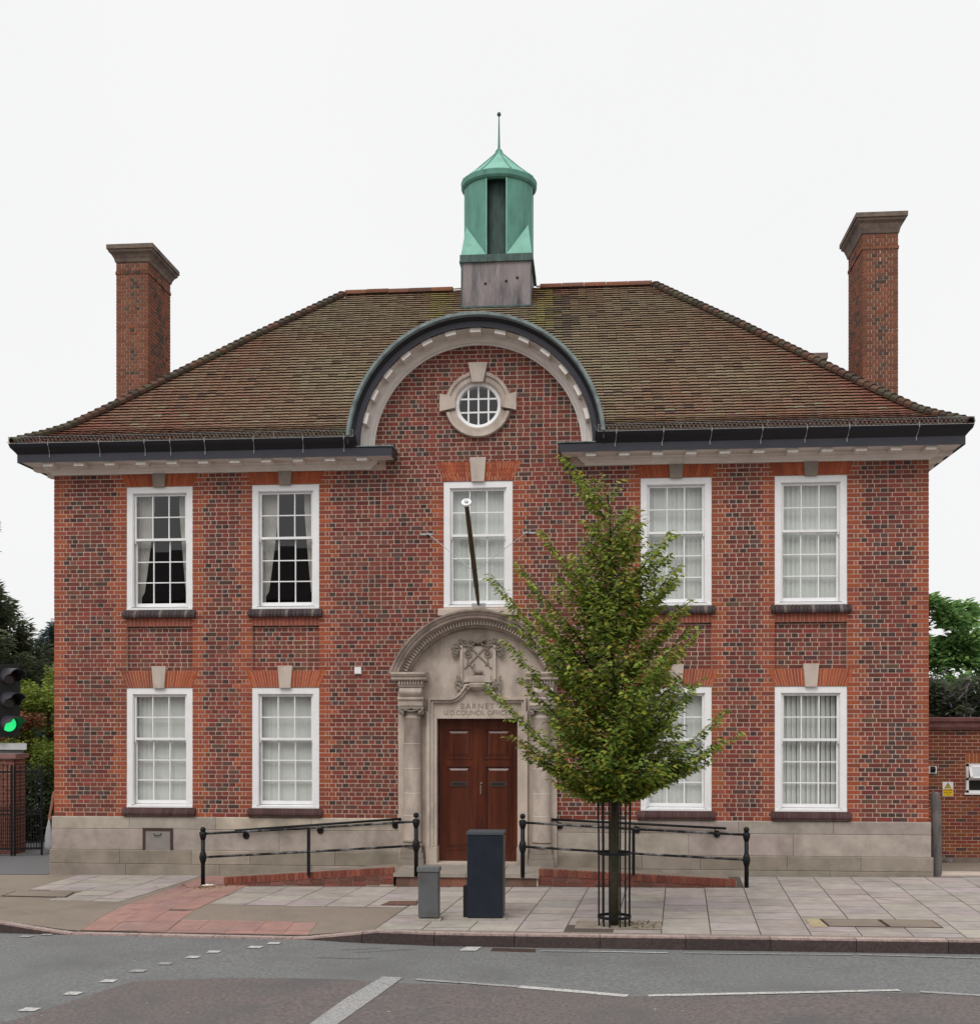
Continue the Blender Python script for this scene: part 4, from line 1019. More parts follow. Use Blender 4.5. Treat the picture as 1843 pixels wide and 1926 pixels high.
for s in (-1, 1):
    def bx(b, x0, x1, y0, y1, z0, z1): b.box(min(s * x0, s * x1), max(s * x0, s * x1), y0, y1, z0, z1)
    b = MB(); bx(b, .865, 1.358, -.075, .05, .1, 3.40); b.build('pilaster', ST, porch)
    b = MB(); cx_ = s * 1.10
    b.lathe(cx_, -.16, [(.152, .60), (.150, 1.2), (.147, 1.9), (.136, 2.66), (.150, 2.675), (.150, 2.70), (.136, 2.71), (.136, 2.78)], 24); col_ = b.build('column', ST, porch, smooth=True)
    for zz in (1.02, 1.40, 1.82, 2.24): MB().lathe(cx_, -.16, [(.1512, zz), (.1512, zz + .007)], 24).build('mortar_joint', M['cream'], col_)
    b = MB(); bx(b, .885, 1.32, -.36, -.07, LZ - .02, LZ + .11); bx(b, .90, 1.30, -.345, -.07, LZ + .114, LZ + .20); bx(b, .925, 1.275, -.325, -.07, LZ + .204, LZ + .29)
    b.lathe(cx_, -.16, [(.12, LZ + .29), (.185, LZ + .295), (.195, LZ + .325), (.18, LZ + .35), (.158, LZ + .36), (.158, LZ + .375), (.172, LZ + .39), (.165, LZ + .405), (.15, LZ + .415)], 24)
    b.build('column_base', M['weathered2'], porch)
    # capital with corner volutes
    b = MB(); b.prism_y([(cx_ - .21, 2.835), (cx_ - .10, 2.825), (cx_ + .10, 2.825), (cx_ + .21, 2.835), (cx_ + .22, 2.875), (cx_ - .22, 2.875)], -.35, -.07)
    for v in (-1, 1):
        sp = [(cx_ + v * (.165 + .052 * (1 - t / 22) * math.cos(t * .55)), -.345 + .0 * t, 2.775 + .055 * (1 - t / 22) * math.sin(t * .55 + 1.2)) for t in range(20)]
        b.tube(sp, .014, 6); b.ball((cx_ + v * .165, -.345, 2.775), .022, 8)
        b.tube([(cx_ + v * .165, -.335, 2.775), (cx_ + v * .165, -.08, 2.775)], .048, 10)
    b.tube([(cx_ - .13, -.33, 2.815), (cx_, -.335, 2.79), (cx_ + .13, -.33, 2.815)], .017, 6)
    b.ball((cx_, -.35, 2.85), .028, 8); b.build('capital', M['weathered2'], porch, smooth=False)
    b = MB(); bx(b, .90, 1.325, -.315, -.02, 2.885, 2.90); bx(b, .905, 1.32, -.30, -.02, 2.90, 2.99); bx(b, .89, 1.335, -.325, -.02, 2.99, 3.035)
    pr = [(-.02, 3.035)] + [(-.275 - .05 * math.sin(math.pi * t / 10), 3.04 + .165 * t / 10) for t in range(11)] + [(-.02, 3.205)]
    b.prism_x(pr, min(s * .925, s * 1.30), max(s * .925, s * 1.30))
    b.prism_x([(-.02, 3.205), (-.31, 3.205), (-.32, 3.24), (-.02, 3.24)], min(s * .905, s * 1.32), max(s * .905, s * 1.32))
    b.prism_x([(-.02, 3.312), (-.36, 3.312), (-.385, 3.33), (-.385, 3.375), (-.41, 3.385), (-.435, 3.42), (-.435, 3.45), (-.02, 3.46)], min(s * .84, s * 1.43), max(s * .84, s * 1.43))
    b.box(min(s * .90, s * 1.34), max(s * .90, s * 1.34), -.29, -.02, 3.24, 3.312)
    en = b.build('entablature', ST, porch)
    for i in range(9):
        x = s * (.92 + .047 * i); MB().box(x - .013, x + .013, -.345, -.285, 3.245, 3.308).build('dentil', ST, en)
    # architrave round the door
    b = MB(); bx(b, .69, .745, -.10, .25, .48, 2.70); bx(b, .747, .80, -.125, .0, .48, 2.76); bx(b, .802, .862, -.155, .0, .48, 2.79); b.build('door_architrave', ST, porch)
    b = MB(); bx(b, .68, .868, -.165, .25, LZ - .02, .477); b.build('architrave_block', ST, porch)
b = MB(); b.box(-.69, .69, -.06, .25, 2.668, 2.71); b.build('lintel', ST, porch)
# eared hood moulding rising in an ogee over the inscription
hood = []
hp = [(-.80, 2.74), (-.80, 2.985), (-.47, 2.985)] + [(-.47 + .26 * t / 8, 2.985 + .19 * (t / 8) ** 2.2) for t in range(1, 9)] + [(-.185, 3.225), (-.10, 3.23)]
hp = hp + [(-x, z) for x, z in hp[::-1]]
def band(pts, off0, off1, y0, y1):
    b = MB(); n = len(pts); L = []
    for i, (x, z) in enumerate(pts):
        a = pts[max(0, i - 1)]; c_ = pts[min(n - 1, i + 1)]
        d1 = Vector((x - a[0], z - a[1])); d2 = Vector((c_[0] - x, c_[1] - z))
        n1 = Vector((-d1.y, d1.x)).normalized() if d1.length else None; n2 = Vector((-d2.y, d2.x)).normalized() if d2.length else None
        nn = (n1 or n2) + (n2 or n1); nn = nn.normalized(); k = 1 / max(.5, nn.dot(n1 or n2)); L.append((x, z, nn.x * k, nn.y * k))
    vs = []
    for x, z, nx, nz_ in L:
        for o, y in ((off0, y0), (off1, y0), (off1, y1), (off0, y1)): vs.append((x + nx * o, y, z + nz_ * o))
    fs = [(i * 4 + j, i * 4 + (j + 1) % 4, (i + 1) * 4 + (j + 1) % 4, (i + 1) * 4 + j) for i in range(n - 1) for j in range(4)]
    fs += [(3, 2, 1, 0), tuple((n - 1) * 4 + j for j in range(4))]
    return b.add(vs, fs)
band(hp, 0, .035, -.125, -.02).build('hood_mould', ST, porch); band(hp, -.045, -.003, -.085, -.02).build('hood_mould', ST, porch)
# inscription
def lettering(txt, size, x, y, z, m, parent, name='lettering', ext=.003, sx=1.0, rx=90, spacing=1.0):
    c = bpy.data.curves.new('t', 'FONT'); c.body = txt; c.size = size; c.align_x = 'CENTER'; c.align_y = 'CENTER'; c.extrude = ext; c.space_character = spacing
    o = bpy.data.objects.new('t', c); col.objects.link(o); bpy.context.view_layer.update()
    me = bpy.data.meshes.new_from_object(o.evaluated_get(bpy.context.evaluated_depsgraph_get())); col.objects.unlink(o); bpy.data.objects.remove(o)
    me.transform(Matrix.Rotation(R(rx), 4, 'X') @ Matrix.Diagonal((sx, 1, 1, 1))); me.materials.clear(); me.materials.append(m)
    n = bpy.data.objects.new(name, me); col.objects.link(n); place(n, (x, y, z), parent); return n
M['cut'] = mat('cut_letter_shade', (.26, .205, .17), .95, .25, 20)
lettering('BARNET', .135, .0, -.0318, 2.875, M['cut'], tym, spacing=1.25)
lettering('U.D.COUNCIL OFFICES', .118, .0, -.0318, 2.762, M['cut'], tym, spacing=1.02, sx=.93)
# carved cartouche of arms
ca = MB(); ca.box(-.255, .285, -.075, -.03, 3.28, 3.90); ca.box(-.29, -.245, -.10, -.03, 3.30, 3.92); ca.box(.275, .32, -.10, -.03, 3.30, 3.92)
car = ca.build('cartouche', ST, tym)
def carve(name, fn, m=None, **kw):
    b = MB(); fn(b); b.build(name, m or M['weathered2'], car, **kw)
def rose(x, z):
    def f(b):
        b.arc(x, z, [(.045, -.07), (.045, -.10), (.068, -.10), (.068, -.07)], 0, 360, 16); b.ball((x, -.085, z), .026, 8)
        for k in range(5): b.ball((x + .034 * math.cos(k * 1.257), -.085, z + .034 * math.sin(k * 1.257)), .014, 6)
        b.tube([(x, -.08, z - .068), (x, -.08, z - .15)], .010, 5)
    return f
carve('carved_rose', rose(-.155, 3.77)); carve('carved_rose', rose(.185, 3.77))
def sword(s):
    def f(b):
        c0 = .015
        b.tube([(c0 + s * .09, -.085, 3.845), (c0 - s * .15, -.085, 3.60)], .015, 5); b.tube([(c0 - s * .15, -.088, 3.60), (c0 - s * .215, -.088, 3.535)], .012, 5)
        b.tube([(c0 - s * .19, -.09, 3.61), (c0 - s * .12, -.09, 3.575)], .010, 5); b.ball((c0 - s * .22, -.088, 3.53), .018, 6)
    return f
carve('carved_sword', sword(1)); carve('carved_sword', sword(-1))
def animal(b):
    b.ball((.03, -.09, 3.46), .05, 10, sx=1.5, sz=.75); b.tube([(-.03, -.09, 3.47), (-.06, -.09, 3.54)], [.032, .02], 7); b.ball((-.075, -.095, 3.555), .024, 8, sx=1.4)
    b.tube([(-.06, -.09, 3.57), (-.04, -.09, 3.61)], .008, 5); b.tube([(-.03, -.09, 3.44), (-.07, -.09, 3.41)], .012, 5); b.tube([(.09, -.09, 3.44), (.12, -.09, 3.41)], .014, 5)
carve('carved_animal', animal)
def ledge(b):
    b.box(-.2, .23, -.12, -.07, 3.30, 3.40); b.box(-.225, .255, -.14, -.07, 3.285, 3.31)
    b.lathe(.015, -.07, [(.0, 3.14), (.10, 3.15), (.16, 3.20), (.17, 3.25), (.14, 3.275)], 16, R(180), R(360))
carve('carved_ledge', ledge, ST)
def shell(b):
    for k in range(9):
        a = R(20 + 140 * k / 8); b.tube([(.015, -.12, 3.95), (.015 + .15 * math.cos(a), -.13, 3.97 + .15 * math.sin(a))], [.012, .026], 6)
    b.arc(.015, 3.90, [(.07, -.03), (.07, -.12), (.095, -.12), (.095, -.03)], 10, 170, 14)
carve('carved_shell', shell)
def scrolls(s):
    def f(b):
        rr = random.Random(3 if s < 0 else 4)
        for (x, z, r_) in ((.22, 3.97, .075), (.15, 3.88, .05), (.36, 3.90, .085), (.40, 3.77, .055), (.30, 4.00, .05), (.42, 3.86, .045)):
            sp = [(.015 + s * (x + r_ * (1 - t / 18) * math.cos(t * .6 + r_ * 40)), -.09 - .03 * (t / 18), z + r_ * (1 - t / 18) * math.sin(t * .6 + r_ * 40)) for t in range(16)]
            b.tube(sp, [.02] * 8 + [.015] * 8, 6)
        for k in range(12):
            x, z = .30 + rr.uniform(-.06, .10), 3.30 + rr.uniform(-.11, .12)
            b.tube([(.015 + s * x, -.09, z), (.015 + s * (x + rr.uniform(-.07, .02)), -.12, z - rr.uniform(.04, .1))], [.022, .01], 6)
        for k in range(6):
            t = k / 5; b.ball((.015 + s * (.34 - .18 * t), -.09, 3.26 - .09 * t), .034, 8)
    return f
carve('carved_scrollwork', scrolls(-1), kind='stuff'); carve('carved_scrollwork', scrolls(1), kind='stuff')
# --- doors
for s in (-1, 1):
    x0, x1 = (-.675, -.002) if s < 0 else (.002, .695)
    b = MB(); yd = .13; b.box(x0, x1, yd + .02, yd + .05, .215, 2.66)
    st = .115; zz = [.215, .42, 1.86, 1.98, 2.50, 2.66]
    b.box(x0, x0 + st, yd, yd + .02, .215, 2.66); b.box(x1 - st, x1, yd, yd + .02, .215, 2.66)
    for a, c_ in ((zz[0], zz[1]), (zz[2], zz[3]), (zz[4], zz[5])): b.box(x0 + st, x1 - st, yd, yd + .02, a, c_)
    d = b.build('door', M['door'], hall)
    for a, c_ in ((zz[1], zz[2]), (zz[3], zz[4])):
        p0, p1 = x0 + st, x1 - st
        q = MB()
        for (o, y) in ((0, yd - .012),):
            q.prism_y([(p0 - .012, a - .012), (p1 + .012, a - .012), (p1 - .02, a + .02), (p0 + .02, a + .02)], yd - .012, yd + .02); q.prism_y([(p0 - .012, c_ + .012), (p0 + .02, c_ - .02), (p1 - .02, c_ - .02), (p1 + .012, c_ + .012)], yd - .012, yd + .02)
            q.prism_y([(p0 - .012, a - .012), (p0 + .02, a + .02), (p0 + .02, c_ - .02), (p0 - .012, c_ + .012)], yd - .012, yd + .02); q.prism_y([(p1 + .012, a - .012), (p1 + .012, c_ + .012), (p1 - .02, c_ - .02), (p1 - .02, a + .02)], yd - .012, yd + .02)
        q.build('moulding', M['door'], d)
        q = MB(); i0, i1, j0, j1 = p0 + .05, p1 - .05, a + .05, c_ - .05; e = .035
        vs = [(i0, yd + .018, j0), (i1, yd + .018, j0), (i1, yd + .018, j1), (i0, yd + .018, j1), (i0 + e, yd + .002, j0 + e), (i1 - e, yd + .002, j0 + e), (i1 - e, yd + .002, j1 - e), (i0 + e, yd + .002, j1 - e)]
        q.add(vs, [(4, 5, 6, 7), (0, 1, 5, 4), (1, 2, 6, 5), (2, 3, 7, 6), (3, 0, 4, 7)]); q.build('panel', M['door'], d)
    xm = (x0 + x1) / 2
    lp = MB().box(xm - .145, xm + .145, yd - .012, yd + .01, 1.50, 1.585).build('letter_plate', M['oldbronze'] if 'oldbronze' in M else M['rust'], d)
    MB().box(xm - .11, xm + .11, yd - .016, yd - .008, 1.525, 1.56).build('letter_flap', M['black'], d)
    if s > 0:
        MB().tube([(x0 + .04, yd - .01, 1.36), (x0 + .045, yd - .05, 1.38), (x0 + .045, yd - .05, 1.50), (x0 + .04, yd - .01, 1.52)], .009, 6).build('handle', M['oldmetal'], d)
        MB().ball((x0 + .05, yd - .01, 1.555), .018, 8).build('lock', M['oldmetal'], d)
MB().box(-.72, .72, -.18, .3, LZ - .03, LZ + .024).build('door_sill', M['stone'], hall)
MB().box(-.72, -.69, -.04, .0, 1.72, 2.0).build('name_plate', M['black'], hall)

# ================================================================== steps and ramps
land = thing('entrance_ramp', 'stone landing at the door with brick edged ramps falling to either side', 'ramp', (0, -.7, 0))
b = MB(); b.box(-1.18, 1.10, -1.38, .0, -.1, .125); b.build('landing_core', M['mortar'], land)
for i in range(4):
    for j in range(2):
        x0, x1 = -1.22 + i * .585, -1.22 + (i + 1) * .585 - .008; y0, y1 = (-1.435, -.72) if j == 0 else (-.712, -.0)
        MB().box(x0, x1, y0, y1, .13, .188 + random.uniform(-.001, .001), jit((.33, .29, .25), .08)).build('landing_slab', M['slab'], land)
x = -1.18
while x < 1.06:
    MB().box(x, min(x + .215, 1.10), -1.40, -1.30, -.1, .122, jit(random.choice([(.17, .10, .075), (.14, .10, .08), (.24, .10, .07)]), .2)).build('brick', M['brick'], land); x += .226
for s in (-1, 1):
    xa, za = (-1.225, .268) if s < 0 else (1.108, .272); xb, zb = (-4.02, .075) if s < 0 else (4.20, .135)
    n = 37
    b = MB(); g0 = -.06
    b.add([(xa, -1.36, za - .012), (xb, -1.36, zb - .012), (xb, -1.36, g0 + s * .03), (xa, -1.36, g0), (xa, -1.30, za - .012), (xb, -1.30, zb - .012), (xb, -1.30, g0), (xa, -1.30, g0)],
          [(0, 1, 2, 3), (4, 7, 6, 5), (0, 4, 5, 1), (3, 2, 6, 7)]); b.build('upstand_core', M['mortar'], land)
    b = MB(); b.add([(xa, -1.31, .187), (xb - s * -.0, -1.31, gz(xb) + .01), (xb, -.01, gz(xb) + .01), (xa, -.01, .187)], [(0, 1, 2, 3)]); b.build('ramp_surface', M['slab_red'] if 'slab_red' in M else M['asphalt_brown'], land)
    L = abs(xb - xa); m = int(L / .0765)
    for i in range(m):
        t0, t1 = i / m, (i + 1) / m; x0 = xa + (xb - xa) * t0; x1 = xa + (xb - xa) * t1 - s * .009; zt = za + (zb - za) * (t0 + t1) / 2
        hh = min(.105, zt - gz(x0) - .0)
        MB().box(min(x0, x1), max(x0, x1), -1.385, -1.28, zt - hh, zt + random.uniform(-.002, .002), jit(random.choice([(.24, .075, .05), (.20, .06, .045), (.27, .09, .06)]), .15)).build('brick', M['brick'], land)
    for r_ in (1, 2):
        x0 = xa
        while abs(x0 - xa) < L:
            x1 = x0 + s * .215; t = abs((x0 + x1) / 2 - xa) / L; zt = za + (zb - za) * t - .115 - (r_ - 1) * .075
            if zt - .064 > gz(x0) - .06: MB().box(min(x0, x1), max(x0, x1), -1.378, -1.33, zt - .064, zt, jit(random.choice([(.22, .075, .055), (.16, .07, .055), (.20, .09, .07)]), .2)).build('brick', M['brick'], land)
            x0 = x1 + s * .01
# railings
def railing(name, label, P0, P1, mid, first_z, g):
    rl = thing(name, label, 'railing', (P0[0], -1.42, P0[1]), g)
    (xa, ba, ta, ja, la), (xb, bb_, tb, jb, lb) = P0, P1
    y = -1.42
    for (x, b0, t, j1, j2) in (P0, P1):
        p = MB(); p.tube([(x, y, b0 - .05), (x, y, j1)], .034, 12); p.tube([(x, y, j2 - .10), (x, y, j2 - .05), (x, y, j2), (x, y, j2 + .05), (x, y, j2 + .10)], [.036, .052, .062, .052, .036], 12)
        p.tube([(x, y, j1 - .10), (x, y, j1 - .04), (x, y, j1 + .02), (x, y, j1 + .045)], [.036, .054, .062, .03], 12); p.ball((x, y, t - .045), .046, 14)
        p.build('post', M['iron'], rl, smooth=True)
    for (za, zb) in ((ja, jb), (la, lb)):
        MB().tube([(xa, y, za), ((xa + xb) / 2, y, (za + zb) / 2 - .006), (xb, y, zb)], .019, 8).build('rail', M['iron_worn'], rl, smooth=True)
    for mx_, mb_ in mid:
        t = (mx_ - xa) / (xb - xa); zt = ja + (jb - ja) * t
        p = MB(); p.box(mx_ - .024, mx_ + .024, y - .02, y + .02, mb_, zt); p.ball((mx_, y, la + (lb - la) * t), .035, 8); p.build('post', M['iron'], rl)
    return rl
railing('railing', 'black iron railing with ball topped posts left of the door', (-4.346, -.06, .904, .791, .41), (-.852, .19, 1.161, 1.016, .632), [(-2.60, .13)], 0, 'black ramp railings')
railing('railing', 'black iron railing with ball topped posts right of the door', (.854, .19, 1.155, 1.012, .63), (4.352, .02, .97, .845, .455), [(2.60, .2)], 0, 'black ramp railings')
def wallrail(label, xa, za, xb, zb, ds):
    r_ = thing('handrail', label, 'handrail', (xa, -.09, za), 'handrails fixed to the plinth')
    MB().tube([(xa, -.10, za), (xb, -.10, zb)], .021, 10).build('rail', M['iron'], r_, smooth=True)
    for x in ds:
        z = za + (zb - za) * (x - xa) / (xb - xa)
        b = MB(); b.tube([(x, -.03, z - .105), (x, -.052, z - .105)], .058, 16); b.tube([(x, -.05, z - .105), (x - .02, -.09, z - .09), (x - .035, -.10, z - .02)], .010, 6); b.build('bracket', M['iron'], r_)
wallrail('black handrail on round wall plates on the plinth left of the door', -4.208, .727, -1.302, .95, (-4.03, -2.72, -1.41))
wallrail('black handrail on round wall plates on the plinth right of the door', 1.265, .96, 4.181, .829, (1.40, 2.70, 4.03))

# ================================================================== things on the wall
fp = thing('flagpole', 'slanting wooden flagpole with white cap on the sill above the door', 'flagpole', (.027, -.10, 4.6))
MB().tube([(.027, -.12, 4.60), (.028, -.32, 4.742), (.029, -.50, 4.87)], [.02, .034, .036], 10).build('socket', M['ochre'], fp)
MB().tube([(.029, -.50, 4.87), (.026, -1.3, 5.435), (.024, -2.06, 5.975)], [.042, .040, .034], 12).build('pole', M['ochre'], fp)
MB().tube([(.024, -2.06, 5.98), (.024, -2.085, 6.0)], .078, 20).build('cap', M['white'], fp); MB().tube([(.024, -2.085, 6.0), (.024, -2.11, 6.018)], .03, 14).build('cap_boss', M['steel'], fp)
MB().box(-.09, .15, -.14, -.08, 4.572, 4.625).build('foot_plate', M['steel'], fp)
for s in (-1, 1):
    MB().tube([(s * .84, -.06, 5.83), (.03 + s * .03, -.82, 5.10)], .0065, 5).build('stay', M['steel'], fp)
    b = MB(); b.box(s * .88 - .11, s * .88 + .11, -.012, .0, 5.815, 5.845); b.tube([(s * .86, -.01, 5.83), (s * .84, -.06, 5.83)], .022, 8); b.build('wall_bracket', M['steel'], fp)
al = tag(MB().box(-2.122, -2.008, -.05, -.0, 3.44, 3.555).build('sensor_box', M['white']), 'small white square box on the brick wall left of the porch', 'sensor')

# ================================================================== street furniture
def rounded_box(b, x0, x1, y0, y1, z0, z1, r=.012):
    q = [(x0 + r, y0), (x1 - r, y0), (x1, y0 + r), (x1, y1 - r), (x1 - r, y1), (x0 + r, y1), (x0, y1 - r), (x0, y0 + r)]
    return b.prism_z(q, z0, z1)
gb_ = thing('pillar_box', 'short grey metal service pillar with a lid at the kerb', 'service pillar', (-.2, -4.7, 0))
rounded_box(MB(), -.335, -.065, -4.80, -4.60, .03, .645).build('body', M['greybox'], gb_); rounded_box(MB(), -.35, -.05, -4.815, -4.585, .635, .69).build('lid', mat('grey_lid', (.15, .155, .155), .5, .1, 6), gb_)
MB().prism_z([(-.37, -4.84), (-.03, -4.84), (-.03, -4.57), (-.37, -4.57)], -.03, .03, g=True).build('concrete_base', mat('concrete_haunch', (.36, .33, .28), .9, .15, 9), gb_)
cb = thing('control_cabinet', 'tall dark navy control cabinet on the pavement before the door', 'cabinet', (.54, -4.5, 0))
rounded_box(MB(), .305, .775, -4.70, -4.28, .02, 1.125, .008).build('body', M['bluebox'], cb); MB().prism_z([(.295, -4.712), (.79, -4.712), (.79, -4.265), (.295, -4.265)], 1.12, 1.152).build('roof', mat('cabinet_top', (.07, .08, .095), .5, .1, 6), cb)
MB().prism_z([(.25, -4.74), (.82, -4.74), (.82, -4.22), (.25, -4.22)], -.03, .022, g=True).build('concrete_base', bpy.data.materials['concrete_haunch'], cb)
MB().box(.776, .783, -4.66, -4.30, .06, 1.09).build('door', mat('cabinet_side', (.10, .095, .09), .5, .15, 6), cb)
MB().box(.245, .31, -4.62, -4.45, -.02, .42).build('cable_box', M['black'], cb)
# tree guard
TX, TY = 2.237, -5.03
gd = thing('tree_guard', 'black metal guard of upright bars round the street tree', 'tree guard', (TX, TY, 0))
GA = [195, 228, 252, 290, 312, 338, 15, 75, 135]
for a in GA:
    a = R(a); c, s = math.cos(a), math.sin(a)
    MB().tube([(TX + .20 * c, TY + .20 * s, -.04), (TX + .205 * c, TY + .205 * s, .12), (TX + .205 * c, TY + .205 * s, 1.0), (TX + .215 * c, TY + .215 * s, 1.69)], .0125, 6).build('bar', M['iron'], gd)
for z, r_ in ((.115, .212), (.93, .213), (1.68, .221)):
    b = MB(); vs = []; n = 28
    for i in range(n):
        a = 2 * math.pi * i / n
        for rr, zz in ((r_ - .006, z - .018), (r_ + .004, z - .018), (r_ + .004, z + .018), (r_ - .006, z + .018)): vs.append((TX + rr * math.cos(a), TY + rr * math.sin(a), zz))
    b.add(vs, [(i * 4 + j, i * 4 + (j + 1) % 4, ((i + 1) % n) * 4 + (j + 1) % 4, ((i + 1) % n) * 4 + j) for i in range(n) for j in range(4)]); b.build('ring', M['iron'], gd)
# traffic light at the left edge
tl = thing('traffic_light', 'black traffic signal showing a green light at the left edge', 'traffic light', (-6.26, -4.3, 0))
tx, ty_ = -6.26, -4.30
MB().tube([(tx - .42, ty_ + .1, -.05), (tx - .42, ty_ + .1, 3.6)], .057, 14).build('pole', M['greybox'], tl, smooth=True)
hd = Matrix.Translation((tx + .09, ty_ - .12, 0)) @ Matrix.Rotation(R(52), 4, 'Z')       # the head looks down the road to the right
def hxf(b): b.v = [tuple(hd @ Vector(v)) for v in b.v]; return b
for zb_ in (2.5, 3.3): MB().tube([(tx - .42, ty_ + .1, zb_), (tx + .05, ty_ - .04, zb_)], .02, 8).build('bracket', M['black'], tl)
b = MB(); b.box(-.17, .17, -.05, .10, 2.40, 3.42); hxf(b).build('signal_head', M['black'], tl)
for i, z in enumerate((3.24, 2.91, 2.58)):
    b = MB(); b.tube([(0, -.052, z), (0, -.075, z)], .10, 20); o = hxf(b).build('lens', M['green_lamp'] if i == 2 else mat('dark_lens', (.03, .008, .006) if i == 0 else (.03, .02, .005), .2, .1, 5), tl)
    b = MB(); vs = []; n = 18
    for k in range(n + 1):
        a = R(-25 + 230 * k / n); L = .30 if 20 < -25 + 230 * k / n < 160 else .30 - .2 * min(1, abs(-25 + 230 * k / n - 90) / 115)
        for rr in (.125, .118):
            vs.append((rr * math.cos(a), -.05, z + rr * math.sin(a))); vs.append((rr * math.cos(a), -.05 - L, z - .02 + rr * math.sin(a)))
    fs = []
    for k in range(n):
        o_ = 4 * k; fs += [(o_, o_ + 4, o_ + 5, o_ + 1), (o_ + 2, o_ + 3, o_ + 7, o_ + 6), (o_ + 1, o_ + 5, o_ + 7, o_ + 3)]
    b.add(vs, fs); hxf(b).build('visor', mat('visor_grey', (.035, .032, .04), .5, .2, 5) if i == 0 else bpy.data.materials['visor_grey'], tl, keepn=True)
MB().box(tx - .2, tx + .37, ty_ - .13, ty_ - .10, 2.225, 2.315).build('white_plate', mat('plate_white', (.6, .6, .6), .4, .05, 5), tl)
MB().box(tx - .45, tx + .30, ty_ - .10, ty_ - .05, 2.17, 2.222).build('bracket', M['greybox'], tl)
# stone gatepost by the right corner
gp = MB()
prof = [(0, -.1, .078), (.0, .3, .082), (.002, .9, .077), (-.01, 1.25, .077), (-.015, 1.38, .068), (-.012, 1.43, .05), (-.01, 1.445, .02)]
vs = []; n = 10
for (dx, z, r_) in prof:
    for k in range(n):
        a = 2 * math.pi * k / n; rr = r_ * (1 + .10 * math.cos(4 * a)); vs.append((7.66 + dx + rr * math.cos(a), .14 + rr * math.sin(a) * 1.1, z))
gp.add(vs, [(j * n + k, j * n + (k + 1) % n, (j + 1) * n + (k + 1) % n, (j + 1) * n + k) for j in range(len(prof) - 1) for k in range(n)] + [tuple(range(len(vs) - n, len(vs)))])
tag(gp.build('gatepost', M['granite'], smooth=True), 'weathered round topped granite post against the right corner', 'post')

# ================================================================== garden wall at the right
gw = thing('garden_wall', 'brick wall with dark coping and a small window beyond the right corner', 'wall', (10.5, 5.3, -.35))
WY = 5.3
b = wall_grid(WY + .006, 8.3, 14.0, -.5, 2.55, [(9.66, 10.5, 1.13, 1.74, .15)]); b.box(8.3, 14.0, WY + .25, WY + .3, -.5, 2.55); b.build('wall_core', M['mortar'], gw, keepn=True)
Pw = Pieces(); z = -.22; k = 0
while z < 2.44:
    x = 8.32 + (k % 2) * .11
    while x < 13.9:
        w = .215; cc = jit(random.choice([(.22, .062, .035), (.26, .075, .038), (.19, .055, .038), (.23, .07, .03)]) if random.random() > .12 else (.10, .055, .045), .14)
        if z > 1.7: cc = tuple(a * .85 for a in cc)
        xa_, xb_ = x, x + w
        if z + .06 > 1.13 and z < 1.95:
            if xa_ < 9.655 < xb_: xb_ = 9.652
            elif xa_ < 10.505 < xb_: xa_ = 10.508
            elif xa_ >= 9.65 and xb_ <= 10.51: xb_ = xa_
        if xb_ - xa_ > .02: Pw.box(xa_, xb_, WY + random.uniform(-.0015, .0015), WY + .02, z + .006, z + .069, cc)
        x += w + .012
    z += .075; k += 1
x = 9.66
while x < 10.5: Pw.box(x, x + .064, WY, WY + .02, 1.76, 1.965, jit((.30, .09, .035), .15)); x += .075
Pw.flush('brick', M['brick'], gw, 300, 'brickwork')
MB().box(8.3, 14, WY - .04, WY + .3, -.6, -.2).build('footing', M['weathered'], gw)
b = MB(); b.prism_x([(WY - .06, 2.44), (WY - .09, 2.50), (WY - .09, 2.55), (WY - .06, 2.56), (WY - .06, 2.60), (WY - .10, 2.62), (WY - .10, 2.69), (WY - .06, 2.705), (WY + .34, 2.705), (WY + .34, 2.44)], 8.3, 14.0); b.build('coping', mat('coping_tile', (.135, .05, .045), .6, .25, 12, stain=(.2, .13, .12), stain_scale=5, stain_amt=.5), gw)
f = MB(); a, c, z0, z1 = 9.67, 10.49, 1.14, 1.735
for bx_ in ((a, a + .05, z0, z1), (c - .05, c, z0, z1), (a, c, z1 - .05, z1), (a, c, z0, z0 + .05), (a, c, 1.40, 1.45)): f.box(bx_[0], bx_[1], WY + .01, WY + .08, bx_[2], bx_[3])
f = f.build('window', M['white'], gw); MB().box(a - .05, c + .05, WY - .05, WY + .05, z0 - .035, z0).build('sill', M['white'], f)
MB().box(a + .05, c - .05, WY + .05, WY + .055, z0 + .05, 1.40).build('pane', M['black'], f)
q = MB(); 
for (x0, x1, t0, t1) in ((a + .045, c - .045, 0, .12), (a + .045, c - .045, .88, 1), (a + .045, a + .10, 0, 1), (c - .10, c - .045, 0, 1)):
    T = lambda t: (WY - .13 * (1 - t), 1.45 + .25 * t)
    (ya, za), (yb, zb) = T(t0), T(t1); q.add([(x0, ya, za), (x1, ya, za), (x1, yb, zb), (x0, yb, zb), (x0, ya + .03, za), (x1, ya + .03, za), (x1, yb + .03, zb), (x0, yb + .03, zb)], [(0, 1, 2, 3), (4, 7, 6, 5), (0, 4, 5, 1), (1, 5, 6, 2), (2, 6, 7, 3), (3, 7, 4, 0)])
q.build('open_vent', M['white'], f); MB().add([(a + .1, WY - .11, 1.475), (c - .1, WY - .11, 1.475), (c - .1, WY - .01, 1.67), (a + .1, WY - .01, 1.67)], [(0, 1, 2, 3)]).build('vent_pane', M['steel'], f)
lt = thing('security_light', 'small white security light high on the garden wall', 'lamp', (8.97, 5.27, 1.54)); b = MB(); b.box(8.89, 9.055, WY - .06, WY, 1.54, 1.69); b.build('housing', M['white'], lt)
